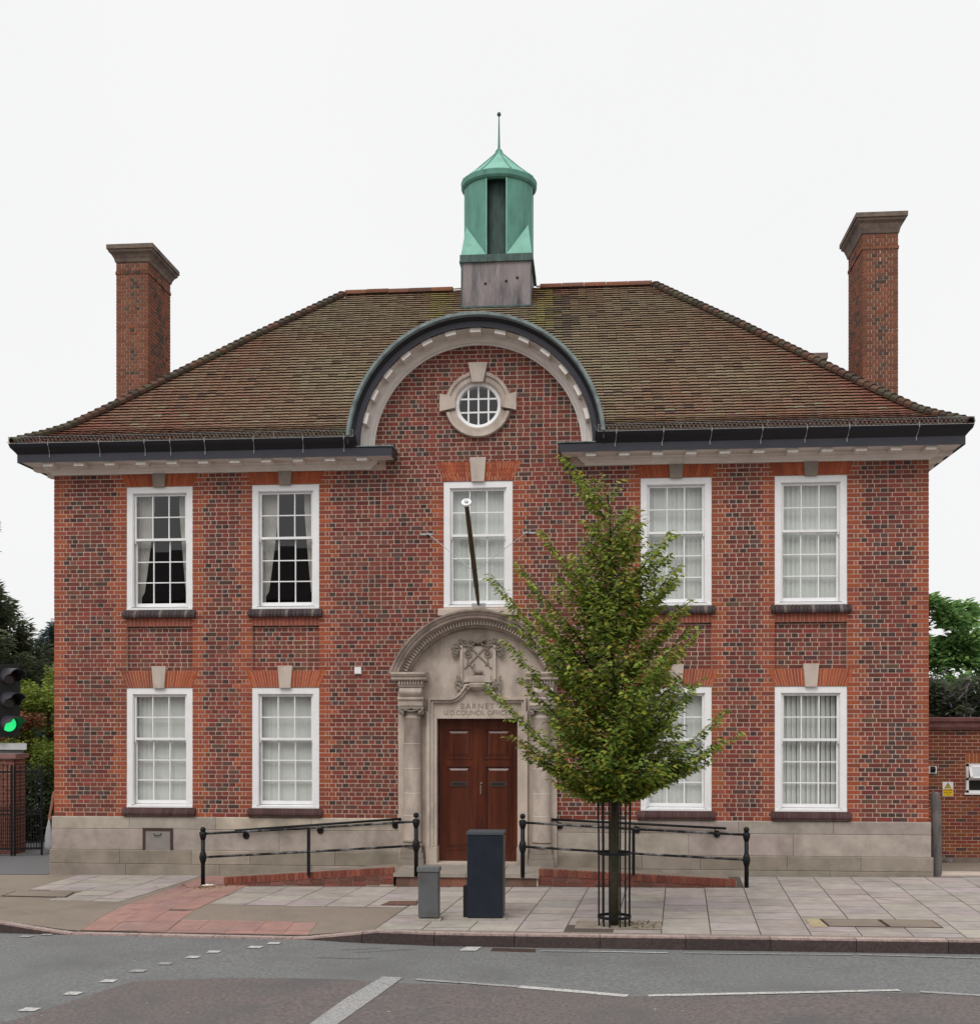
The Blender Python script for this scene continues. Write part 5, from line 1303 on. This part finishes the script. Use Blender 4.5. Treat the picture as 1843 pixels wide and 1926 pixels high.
MB().prism_x([(WY - .13, 1.63), (WY - .06, 1.685), (WY - .06, 1.56), (WY - .08, 1.56)], 8.925, 9.02).build('lamp_hood', M['black'], lt)
sg = thing('warning_sign', 'yellow and white electrical warning sign on the garden wall', 'sign', (9.29, 5.28, 1.06))
MB().box(9.185, 9.40, WY - .012, WY - .002, 1.065, 1.365).build('board', M['white'], sg); MB().box(9.192, 9.393, WY - .0155, WY - .0125, 1.072, 1.218).build('yellow_panel', M['yellow'], sg)
MB().prism_y([(9.225, 1.235), (9.36, 1.235), (9.2925, 1.352)], -.0155 + WY, -.0125 + WY).build('triangle', M['black'], sg); MB().prism_y([(9.243, 1.246), (9.342, 1.246), (9.2925, 1.332)], -.018 + WY, -.0157 + WY).build('triangle_field', M['yellow'], sg)
MB().prism_y([(9.302, 1.318), (9.278, 1.284), (9.292, 1.284), (9.283, 1.252), (9.31, 1.292), (9.295, 1.292)], -.020 + WY, -.0182 + WY).build('lightning_bolt', M['black'], sg)
lettering('DANGER', .045, 9.2925, WY - .0165, 1.193, M['black'], sg, ext=.0005); lettering('Electric shock', .03, 9.2925, WY - .0165, 1.145, M['black'], sg, ext=.0005); lettering('risk', .03, 9.2925, WY - .0165, 1.10, M['black'], sg, ext=.0005)
tag(MB().ball((9.25, 5.12, -.28), .1, 10, sx=1.2, sy=.8, sz=.9).build('rubble_stone', M['granite']), 'dark lump of stone lying at the foot of the garden wall', 'stone')

# ================================================================== vegetation
def leaf_quad(b, p, L, W, az, pitch, roll, c):
    d = Vector((math.cos(az) * math.cos(pitch), math.sin(az) * math.cos(pitch), math.sin(pitch)))
    s = Vector((-math.sin(az), math.cos(az), 0)); n = d.cross(s); s = s * math.cos(roll) + n * math.sin(roll); n2 = d.cross(s)
    o = Vector(p); q = [o, o + d * L * .5 + s * W * .5 + n2 * W * .12, o + d * L, o + d * L * .5 - s * W * .5 + n2 * W * .12]
    b.add(q, [(0, 1, 2), (0, 2, 3)], c)
rt = random.Random(11)
tree = thing('street_tree', 'young green hornbeam street tree in a black guard by the kerb', 'tree', (TX, TY, 0))
tr = [(TX, TY, -.05), (TX + .002, TY, .6), (TX - .005, TY + .01, 1.3), (TX + .01, TY, 2.0), (TX - .02, TY + .01, 3.0), (TX - .03, TY, 3.9), (TX - .06, TY, 4.7), (TX - .05, TY, 5.3)]
MB().tube(tr, [.058, .049, .046, .043, .036, .027, .016, .006], 12).build('trunk', M['bark'], tree, smooth=True)
def tpt(z):
    for p, q in zip(tr, tr[1:]):
        if p[2] <= z <= q[2]:
            t = (z - p[2]) / (q[2] - p[2]); return Vector(p).lerp(Vector(q), t)
    return Vector(tr[-1])
tips = [(1.603, 6.036, 0, .55), (1.863, 5.60, .1, .5), (2.135, 5.72, 0, .3), (2.44, 5.33, -.1, .45), (1.302, 5.07, 0, .7), (.986, 4.69, .1, .7), (.662, 4.525, 0, .75), (2.96, 5.05, 0, .7), (2.866, 4.70, -.2, .6), (3.048, 4.5, .1, .7), (3.182, 4.159, 0, .7),
        (3.283, 3.785, .1, .6), (.848, 3.663, 0, .6), (.641, 3.079, -.1, .55), (.938, 2.425, 0, .35), (1.075, 2.219, .2, .25), (3.785, 2.462, 0, .6), (3.651, 2.767, .1, .6), (3.484, 2.326, -.1, .35), (3.283, 3.14, .1, .6), (1.45, 1.86, -.1, .1), (1.761, 1.80, .15, 0.05),
        (2.947, 2.02, 0, .2), (3.216, 2.16, .1, .3), (2.542, 1.82, -.1, .05), (1.179, 4.108, 0, .6), (.903, 4.0, .1, .6), (3.417, 2.11, .1, .25)]
brs = [(Vector((x, TY + dy, z)), up) for x, z, dy, up in tips]
def env(z):
    pts = [(1.75, .7), (2.1, 1.15), (2.5, 1.4), (3.0, 1.32), (3.5, 1.2), (4.1, 1.05), (4.6, .9), (5.0, .6), (5.5, .3), (6.0, .1)]
    for (a, ra), (b_, rb) in zip(pts, pts[1:]):
        if z <= b_: return ra + (rb - ra) * max(0, (z - a)) / (b_ - a)
    return .08
for i in range(92):
    z = 1.85 + 3.45 * (i / 92) ** 1.15; az = i * 2.399 + rt.uniform(-.3, .3); r_ = env(z) * rt.uniform(.6, .98)
    brs.append((Vector((TX + r_ * math.cos(az) * .95, TY + r_ * math.sin(az) * .9, z + rt.uniform(-.05, .1))), .25 + .5 * min(1, (z - 1.7) / 2)))
crown = MB(); wood = MB()
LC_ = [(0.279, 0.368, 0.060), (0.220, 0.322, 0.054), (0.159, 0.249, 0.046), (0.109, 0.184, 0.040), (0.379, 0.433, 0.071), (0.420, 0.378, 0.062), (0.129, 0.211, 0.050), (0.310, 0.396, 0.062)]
for tip, up in brs:
    d = math.hypot(tip.x - TX, tip.y - TY); z0 = max(1.58, tip.z - d * (.25 + up * 1.15) - .12); o = tpt(z0)
    mid = o.lerp(tip, .5) + Vector((0, 0, -.06 * d - .02)); pts = []
    n = max(6, int((tip - o).length / .12))
    for k in range(n + 1):
        t = k / n; pts.append((o * (1 - t) ** 2 + mid * 2 * t * (1 - t) + tip * t * t) + Vector((rt.uniform(-.012, .012), rt.uniform(-.012, .012), 0)))
    L = (tip - o).length
    wood.tube(pts, [max(.003, .016 * (1 - k / (n + 1))) for k in range(n + 1)], 5)
    yell = 1 if rt.random() < .25 else 0
    nt = int(L / .036)
    for j in range(nt):
        t = .10 + .90 * j / nt; f = t * n; k = min(n - 1, int(f)); p = pts[k].lerp(pts[k + 1], f - k); ax = (pts[k + 1] - pts[k]).normalized()
        az = math.atan2(ax.y, ax.x) + (1 if j % 2 else -1) * rt.uniform(.5, 1.4); tl_ = (.15 + .25 * (1 - t)) * rt.uniform(.5, 1.35)
        dr = Vector((math.cos(az), math.sin(az), rt.uniform(-.15, .45) + ax.z * .5)).normalized()
        q = p + dr * tl_
        if rt.random() < .5: wood.tube([p, q], .0022, 3, cap=False)
        nl = max(2, int(tl_ / .034))
        for m_ in range(nl):
            u = (m_ + .6) / nl; lp = p + dr * tl_ * u + Vector((rt.uniform(-.012, .012), rt.uniform(-.012, .012), -.01))
            la = az + (1 if m_ % 2 else -1) * rt.uniform(.4, 1.2)
            c = rt.choice(LC_); out = min(1, t * u + .2)
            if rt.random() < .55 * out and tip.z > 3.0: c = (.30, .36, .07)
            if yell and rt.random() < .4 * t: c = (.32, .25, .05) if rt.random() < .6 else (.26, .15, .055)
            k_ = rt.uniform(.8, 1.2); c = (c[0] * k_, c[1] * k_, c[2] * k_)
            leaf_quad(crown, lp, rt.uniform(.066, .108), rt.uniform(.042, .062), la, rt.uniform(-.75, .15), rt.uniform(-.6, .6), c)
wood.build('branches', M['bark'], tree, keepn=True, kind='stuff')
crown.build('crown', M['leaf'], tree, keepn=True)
lit = MB()
for i in range(130):      # fallen leaves and weeds at the pit and by the railing post
    if i < 60: x, y = rt.uniform(2.3, 2.82), rt.uniform(-5.3, -4.75)
    else: x, y = rt.gauss(-4.38, .22), rt.gauss(-1.62, .10)
    leaf_quad(lit, (x, y, gz(x) + .008), rt.uniform(.03, .06), .03, rt.uniform(0, 6.28), rt.uniform(-.05, .4), rt.uniform(-.3, .3), rt.choice([(.25, .17, .05), (.12, .14, .03), (.18, .12, .04), (.1, .08, .04)]))
lit.build('leaf_litter', M['leaf'], None, keepn=True, kind='stuff')
for x, y, r_, w_ in ((-4.24, -1.52, .035, 'largest'), (-4.18, -1.5, .028, 'middle sized'), (-4.29, -1.57, .022, 'smallest')):
    tag(MB().ball((x, y, -.03), r_, 8, sx=1.3, sz=.6).build('pebble', M['cream']), w_ + ' of three pale pebbles at the foot of the far left railing post', 'pebble', 'pebbles by the railing post')

def cloud(b, c, rad, n, L, cols, rr, surf=.55, up=0.0, W=.5):
    for _ in range(n):
        while True:
            v = Vector((rr.gauss(0, 1), rr.gauss(0, 1), rr.gauss(0, 1)))
            if v.length > .1: break
        v.normalize(); t = (surf + (1 - surf) * rr.random()) ; p = Vector((c[0] + v.x * rad[0] * t, c[1] + v.y * rad[1] * t, c[2] + v.z * rad[2] * t))
        cl = rr.choice(cols); k_ = rr.uniform(.75, 1.25)
        leaf_quad(b, p, L * rr.uniform(.7, 1.3), L * W, math.atan2(v.y, v.x) + rr.uniform(-.9, .9), rr.uniform(-.5, .5) + up, rr.uniform(-1, 1), (cl[0] * k_, cl[1] * k_, cl[2] * k_))
def bush(name, label, cat, base, clumps, n, L, cols, seed, trunk=None, W=.5, up=0.0, group=None):
    t = thing(name, label, cat, base, group); rr = random.Random(seed); b = MB()
    tot = sum(r_ ** 2 for _, _, _, r_ in clumps)
    for x, y, z, r_ in clumps:
        cloud(b, (x, y, z), (r_, r_, r_ * .85), int(n * r_ ** 2 / tot), L, cols, rr, .35, up, W)
    b.build('foliage', M['leaf'], t, keepn=True)
    w = MB(); h = max(c[2] for c in clumps)
    w.tube([base, (base[0] + .05, base[1], (base[2] + h) / 2), (base[0], base[1], h)], [trunk or .08, (trunk or .08) * .7, .02], 8)
    for x, y, z, r_ in clumps[:14]: w.tube([(base[0], base[1], base[2] + (z - base[2]) * .45), (x, y, z)], [(trunk or .08) * .4, .01], 5)
    w.build('trunk', M['bark'], t); return t
rr = random.Random(5)
# left: big dark conifer, blue green conifer, lime shrub, purple shrub, low dark hedge
cl = []
for i in range(150):
    z = rr.uniform(1.5, 8.6); w = (8.9 - z) * .38 + .30; cl.append((-16.7 + rr.uniform(-w, w), 14 + rr.uniform(-w, w), z, rr.uniform(.35, .62)))
bush('conifer', 'tall dark green conifer at the far left edge', 'tree', (-17.0, 14, -.2), cl, 60000, .27, [(0.074, 0.096, 0.046), (0.101, 0.121, 0.059), (0.056, 0.078, 0.043), (0.132, 0.136, 0.078)], 21, .3, W=.22)
cl = []
for i in range(50):
    z = rr.uniform(2.0, 6.0); w = (6.2 - z) * .34 + .12; a = rr.uniform(0, 6.28); cl.append((-16.5 + w * math.cos(a), 20 + w * math.sin(a), z - w * .15, .30))
bush('conifer', 'blue green layered conifer just left of the brick corner', 'tree', (-16.5, 20, -.2), cl, 17000, .2, [(0.043, 0.085, 0.081), (0.062, 0.116, 0.105), (0.031, 0.062, 0.059)], 22, .2, W=.2)
cl = [(rr.uniform(-12.6, -10.2), 8 + rr.uniform(-.8, .8), rr.uniform(1.6, 3.7), rr.uniform(.28, .5)) for i in range(40)] + [(-11.0, 8, 3.75, .4), (-11.7, 8, 3.2, .4), (-12.2, 8, 2.6, .4)]
bush('shrub', 'lime green leafy shrub between the gate and the brick corner', 'shrub', (-11.3, 8, -.1), cl, 15000, .11, [(0.248, 0.310, 0.046), (0.186, 0.256, 0.046), (0.310, 0.364, 0.070), (0.139, 0.202, 0.046)], 23, .1)
cl = [(rr.uniform(-12.4, -11.3), 7.0 + rr.uniform(-.3, .3), rr.uniform(1.7, 2.75), .28) for i in range(8)]
bush('shrub', 'rusty red leaved shrub low behind the traffic light', 'shrub', (-11.8, 7.0, -.1), cl, 2600, .10, [(0.279, 0.109, 0.070), (0.202, 0.093, 0.054), (0.310, 0.155, 0.078)], 24, .06)
cl = [(rr.uniform(-13.0, -9.6), 6.2 + rr.uniform(-.5, .5), rr.uniform(.0, 1.5), rr.uniform(.35, .5)) for i in range(34)]
bush('hedge', 'dark green hedge behind the open iron gate', 'hedge', (-11.3, 6.2, -.1), cl, 16000, .12, [(0.034, 0.054, 0.022), (0.054, 0.081, 0.028), (0.023, 0.039, 0.019)], 25, .06)
cl = [(rr.uniform(-12.4, -10.0), 6.8 + rr.uniform(-.5, .5), rr.uniform(1.2, 2.0), rr.uniform(.3, .42)) for i in range(18)]
bush('shrub', 'yellow green shrub just above the dark hedge', 'shrub', (-11.3, 6.8, -.1), cl, 8000, .09, [(0.171, 0.232, 0.039), (0.217, 0.279, 0.054), (0.124, 0.178, 0.039)], 26, .06)
cl = [(-19 + rr.uniform(-6, 7), 26 + rr.uniform(-2, 2), rr.uniform(.5, 4.4), rr.uniform(.7, 1.1)) for i in range(60)]
bush('tree', 'dark background tree low between the two conifers', 'tree', (-18, 26, -.2), cl, 20000, .3, [(0.062, 0.085, 0.034), (0.085, 0.109, 0.043)], 27, .3)
# right: spreading tree and buddleia
cl = []
for i in range(70):
    x = rr.uniform(9.5, 17); top = 6.1 - abs(x - 11.0) * .22; cl.append((x, 14 + rr.uniform(-1.2, 1.2), rr.uniform(2.8, top), rr.uniform(.28, .5)))
bush('tree', 'spreading mid green tree beyond the garden wall at right', 'tree', (13, 14, -.3), cl, 22000, .26, [(0.161, 0.293, 0.103), (0.219, 0.382, 0.117), (0.117, 0.219, 0.081), (0.293, 0.454, 0.147)], 31, .16, W=.38)
cl = [(rr.uniform(9.0, 14.5), 7.6 + rr.uniform(-.6, .6), rr.uniform(2.3, 3.45), rr.uniform(.28, .42)) for i in range(56)]
bd = bush('buddleia', 'grey green buddleia bush with purple flower spikes over the garden wall', 'shrub', (11.5, 7.6, -.3), cl, 42000, .17, [(0.130, 0.162, 0.098), (0.087, 0.119, 0.064), (0.206, 0.228, 0.162), (0.162, 0.185, 0.130)], 32, .08, W=.25)
b = MB()
for i in range(210):
    x, y, z, r_ = rr.choice(cl); a = rr.uniform(0, 6.28); p = Vector((x + r_ * .9 * math.cos(a), y - abs(math.sin(a)) * r_, z + rr.uniform(-.1, .42))); d = Vector((rr.uniform(-.6, .6), rr.uniform(-.5, .1), rr.uniform(.2, 1))).normalized()
    b.tube([p, p + d * .09, p + d * .2], [.022, .02, .004], 5, c=rr.choice([(0.283, 0.217, 0.347), (0.217, 0.174, 0.260), (0.325, 0.260, 0.370), (0.239, 0.185, 0.185)]))
b.build('flower_spikes', M['leaf'], bd, keepn=True, kind='stuff')

# ================================================================== gates and pier at the left
gpz = -.09
def gate(label, x0, x1, y, top, seed, yaw=0.0):
    g = thing('iron_gate', label, 'gate', ((x0 + x1) / 2, y, gpz), 'black iron gates in the side drive')
    n = max(3, int((x1 - x0) / .085)); w = (x1 - x0) / n
    T = lambda x: y + (x - x0) * math.tan(yaw)
    for z in (.05, .74, .82, 1.60): 
        MB().add([(x0, T(x0) - .012, z - .018), (x1, T(x1) - .012, z - .018), (x1, T(x1) + .012, z - .018), (x0, T(x0) + .012, z - .018), (x0, T(x0) - .012, z + .018), (x1, T(x1) - .012, z + .018), (x1, T(x1) + .012, z + .018), (x0, T(x0) + .012, z + .018)],
                 [(0, 1, 5, 4), (1, 2, 6, 5), (2, 3, 7, 6), (3, 0, 4, 7), (4, 5, 6, 7), (3, 2, 1, 0)]).build('rail', M['iron'], g)
    for i in range(n + 1):
        x = x0 + i * w; yy = T(x); st = i in (0, n); b = MB(); h = top + (.06 if st else .03 * math.sin(math.pi * i / n))
        b.tube([(x, yy, gpz + (.0 if st else .1)), (x, yy, h)], .024 if st else .0095, 6)
        if not st: b.tube([(x, yy, h), (x, yy, h + .02), (x, yy, h + .09)], [.008, .02, .002], 5)
        b.build('post' if st else 'bar', M['iron'], g)
    for i in range(n):
        x = x0 + (i + .5) * w; b = MB(); b.tube([(x, T(x), gpz + .1), (x, T(x), .74)], .0075, 5); b.tube([(x, T(x), .86), (x, T(x), .93)], [.018, .002], 5); b.build('dog_bar', M['iron'], g)
    return g
gate('black iron gate leaf nearest the building standing ajar', -9.64, -9.16, 2.9, 1.66, 1, R(20))
gate('black iron gate leaf at the far left edge before the brick pier', -11.0, -9.70, 2.88, 1.68, 2)
pier = thing('gate_pier', 'reddish brick gate pier behind the iron gate at the left edge', 'pier', (-10.4, 3.5, -.1))
MB().box(-11.2, -9.86, 3.31, 3.79, -.3, 1.86).build('pier_core', M['mortar'], pier)
b = MB(); z = -.1; k = 0
while z < 1.84:
    x = -11.2 + (k % 2) * .11 - .11
    while x < -9.87:
        b.box(max(x, -11.2), min(x + .215, -9.85), 3.30, 3.35, z, z + .063, jit((.20, .075, .058), .2)); x += .227
    b.box(-9.87, -9.85, 3.31, 3.53, z, z + .063, jit((.20, .075, .058), .2)); b.box(-9.87, -9.85, 3.54, 3.79, z, z + .063, jit((.20, .075, .058), .2)); z += .075; k += 1
b.build('brickwork', M['brick'], pier, kind='stuff'); MB().box(-11.25, -9.80, 3.25, 3.85, 1.86, 1.95).build('coping', mat('pink_coping', (.25, .13, .12), .8, .15, 8), pier)

# ================================================================== person walking behind the corner
def skin_body(name, joints, edges, parent, m, colf, root=0):
    me = bpy.data.meshes.new(name); me.from_pydata([j[0] for j in joints], edges, []); o = bpy.data.objects.new(name, me); col.objects.link(o)
    sk_ = o.modifiers.new('s', 'SKIN'); 
    for i, j in enumerate(joints): me.skin_vertices[0].data[i].radius = (j[1], j[2] if len(j) > 2 else j[1]); me.skin_vertices[0].data[i].use_root = (i == root)
    sb = o.modifiers.new('u', 'SUBSURF'); sb.levels = 2; sb.render_levels = 2; bpy.context.view_layer.update()
    nm = bpy.data.meshes.new_from_object(o.evaluated_get(bpy.context.evaluated_depsgraph_get())); col.objects.unlink(o); bpy.data.objects.remove(o)
    for mo in nm.materials: pass
    nm.materials.clear(); nm.materials.append(m)
    if 'col' not in nm.attributes: nm.attributes.new('col', 'FLOAT_COLOR', 'FACE')
    vals = []
    for p in nm.polygons: vals += [*colf(p.center), 1.0]
    nm.attributes['col'].data.foreach_set('color', vals); nm.polygons.foreach_set('use_smooth', [True] * len(nm.polygons))
    n = bpy.data.objects.new(name, nm); col.objects.link(n); place(n, WL[parent.name], parent); return n
PX, PY = -8.98, 3.6
pers = thing('person', 'person in a grey sleeveless top walking behind the corner with a white carrier bag', 'person', (PX, PY, -.09))
J_ = [((0, 0, .84), .125, .10), ((0, 0, 1.0), .115, .09), ((0, 0, 1.18), .13, .09), ((0, 0, 1.30), .07, .06), ((0, 0, 1.37), .045, .045), ((0, -.01, 1.47), .085, .09), ((0, -.01, 1.54), .07, .08),
      ((-.15, 0, 1.25), .05, .05), ((-.20, .01, 1.02), .038, .038), ((-.235, -.02, .80), .028, .028), ((-.245, -.03, .73), .022, .032),
      ((.15, 0, 1.25), .05, .05), ((.20, .03, 1.02), .038, .038), ((.22, .08, .80), .028, .028), ((.22, .10, .73), .022, .032),
      ((-.09, 0, .76), .09, .09), ((-.10, -.06, .44), .055, .06), ((-.10, .02, .09), .036, .04), ((-.10, -.10, .04), .035, .03),
      ((.09, 0, .76), .09, .09), ((.09, .06, .44), .055, .06), ((.09, .18, .10), .036, .04), ((.09, .08, .05), .035, .03)]
Ed = [(0, 1), (1, 2), (2, 3), (3, 4), (4, 5), (5, 6), (2, 7), (7, 8), (8, 9), (9, 10), (2, 11), (11, 12), (12, 13), (13, 14), (0, 15), (15, 16), (16, 17), (17, 18), (0, 19), (19, 20), (20, 21), (21, 22)]
def pc(p):
    if p.z < .10: return (.03, .03, .03)
    if abs(p.x) > .145 and p.z > .65: return (.42, .20, .145)
    if p.z > 1.30: return (.42, .20, .145)
    if p.z > .86: return (.20, .21, .23)
    return (.02, .018, .022)
skin_body('body', J_, Ed, pers, M['skin'], pc)
b = MB(); b.ball((PX, PY + .02, 1.49 - .09), .115, 14, sy=1.1, sz=1.15); b.tube([(PX - .06, PY + .05, 1.40), (PX - .09, PY + .05, 1.22)], [.06, .03], 8); b.tube([(PX + .06, PY + .05, 1.40), (PX + .08, PY + .05, 1.22)], [.06, .03], 8); b.build('hair', M['hair'], pers, smooth=True, kind='stuff')
b = MB()
for k in range(5): b.tube([(PX - .262 + k * .014, PY - .03, .655), (PX - .266 + k * .014, PY - .045, .61), (PX - .262 + k * .013, PY - .03, .575 + .01 * (k in (0, 4)))], [.0085, .008, .006], 6)
b.build('fingers', mat('hand_skin', (.42, .2, .145), .6, .05, 8), pers, kind='stuff')
bg = MB(); vs = []; n = 12
for (z, rx, ry) in ((.60, .012, .012), (.50, .035, .03), (.38, .06, .04), (.22, .085, .06), (.06, .105, .075), (-.03, .10, .07), (-.055, .06, .04)):
    for k in range(n):
        a = 2 * math.pi * k / n; wv = 1 + .1 * math.sin(a * 3 + z * 9); vs.append((PX - .25 + rx * wv * math.cos(a), PY - .04 + ry * wv * math.sin(a), z))
bg.add(vs, [(j * n + k, j * n + (k + 1) % n, (j + 1) * n + (k + 1) % n, (j + 1) * n + k) for j in range(6) for k in range(n)] + [tuple(range(len(vs) - n, len(vs)))])
tag(bg.build('carrier_bag', M['bag'], smooth=True), 'white plastic carrier bag hanging from the hand of the person behind the corner', 'bag')

# ================================================================== houses across the road, mirrored in the upper panes
tc = thing('terrace_building', 'long brick terrace across the road, seen mirrored in the dark upper panes', 'building', (0, -36, 0))
MB().box(-24, 26, -44, -34, -.3, 8.2).build('wall', mat('terrace_brick', (.13, .07, .05), .9, .2, 3), tc)
MB().prism_x([(-33.6, 8.2), (-39, 11.3), (-44.4, 8.2)], -24.3, 26.3).build('roof', mat('terrace_slate', (.05, .045, .045), .8, .2, 4), tc)
for x in range(-22, 26, 4):
    for z in (1.0, 3.9): 
        w = MB().box(x - .6, x + .6, -34.0, -33.93, z, z + 1.7).build('window', M['white'], tc); MB().box(x - .5, x + .5, -33.93, -33.90, z + .1, z + 1.6).build('pane', M['black'], w)
for x in (-16, -4, 9, 20): MB().box(x - .5, x + .5, -39.5, -38.4, 10, 12.9).build('chimney', bpy.data.materials['terrace_brick'], tc)
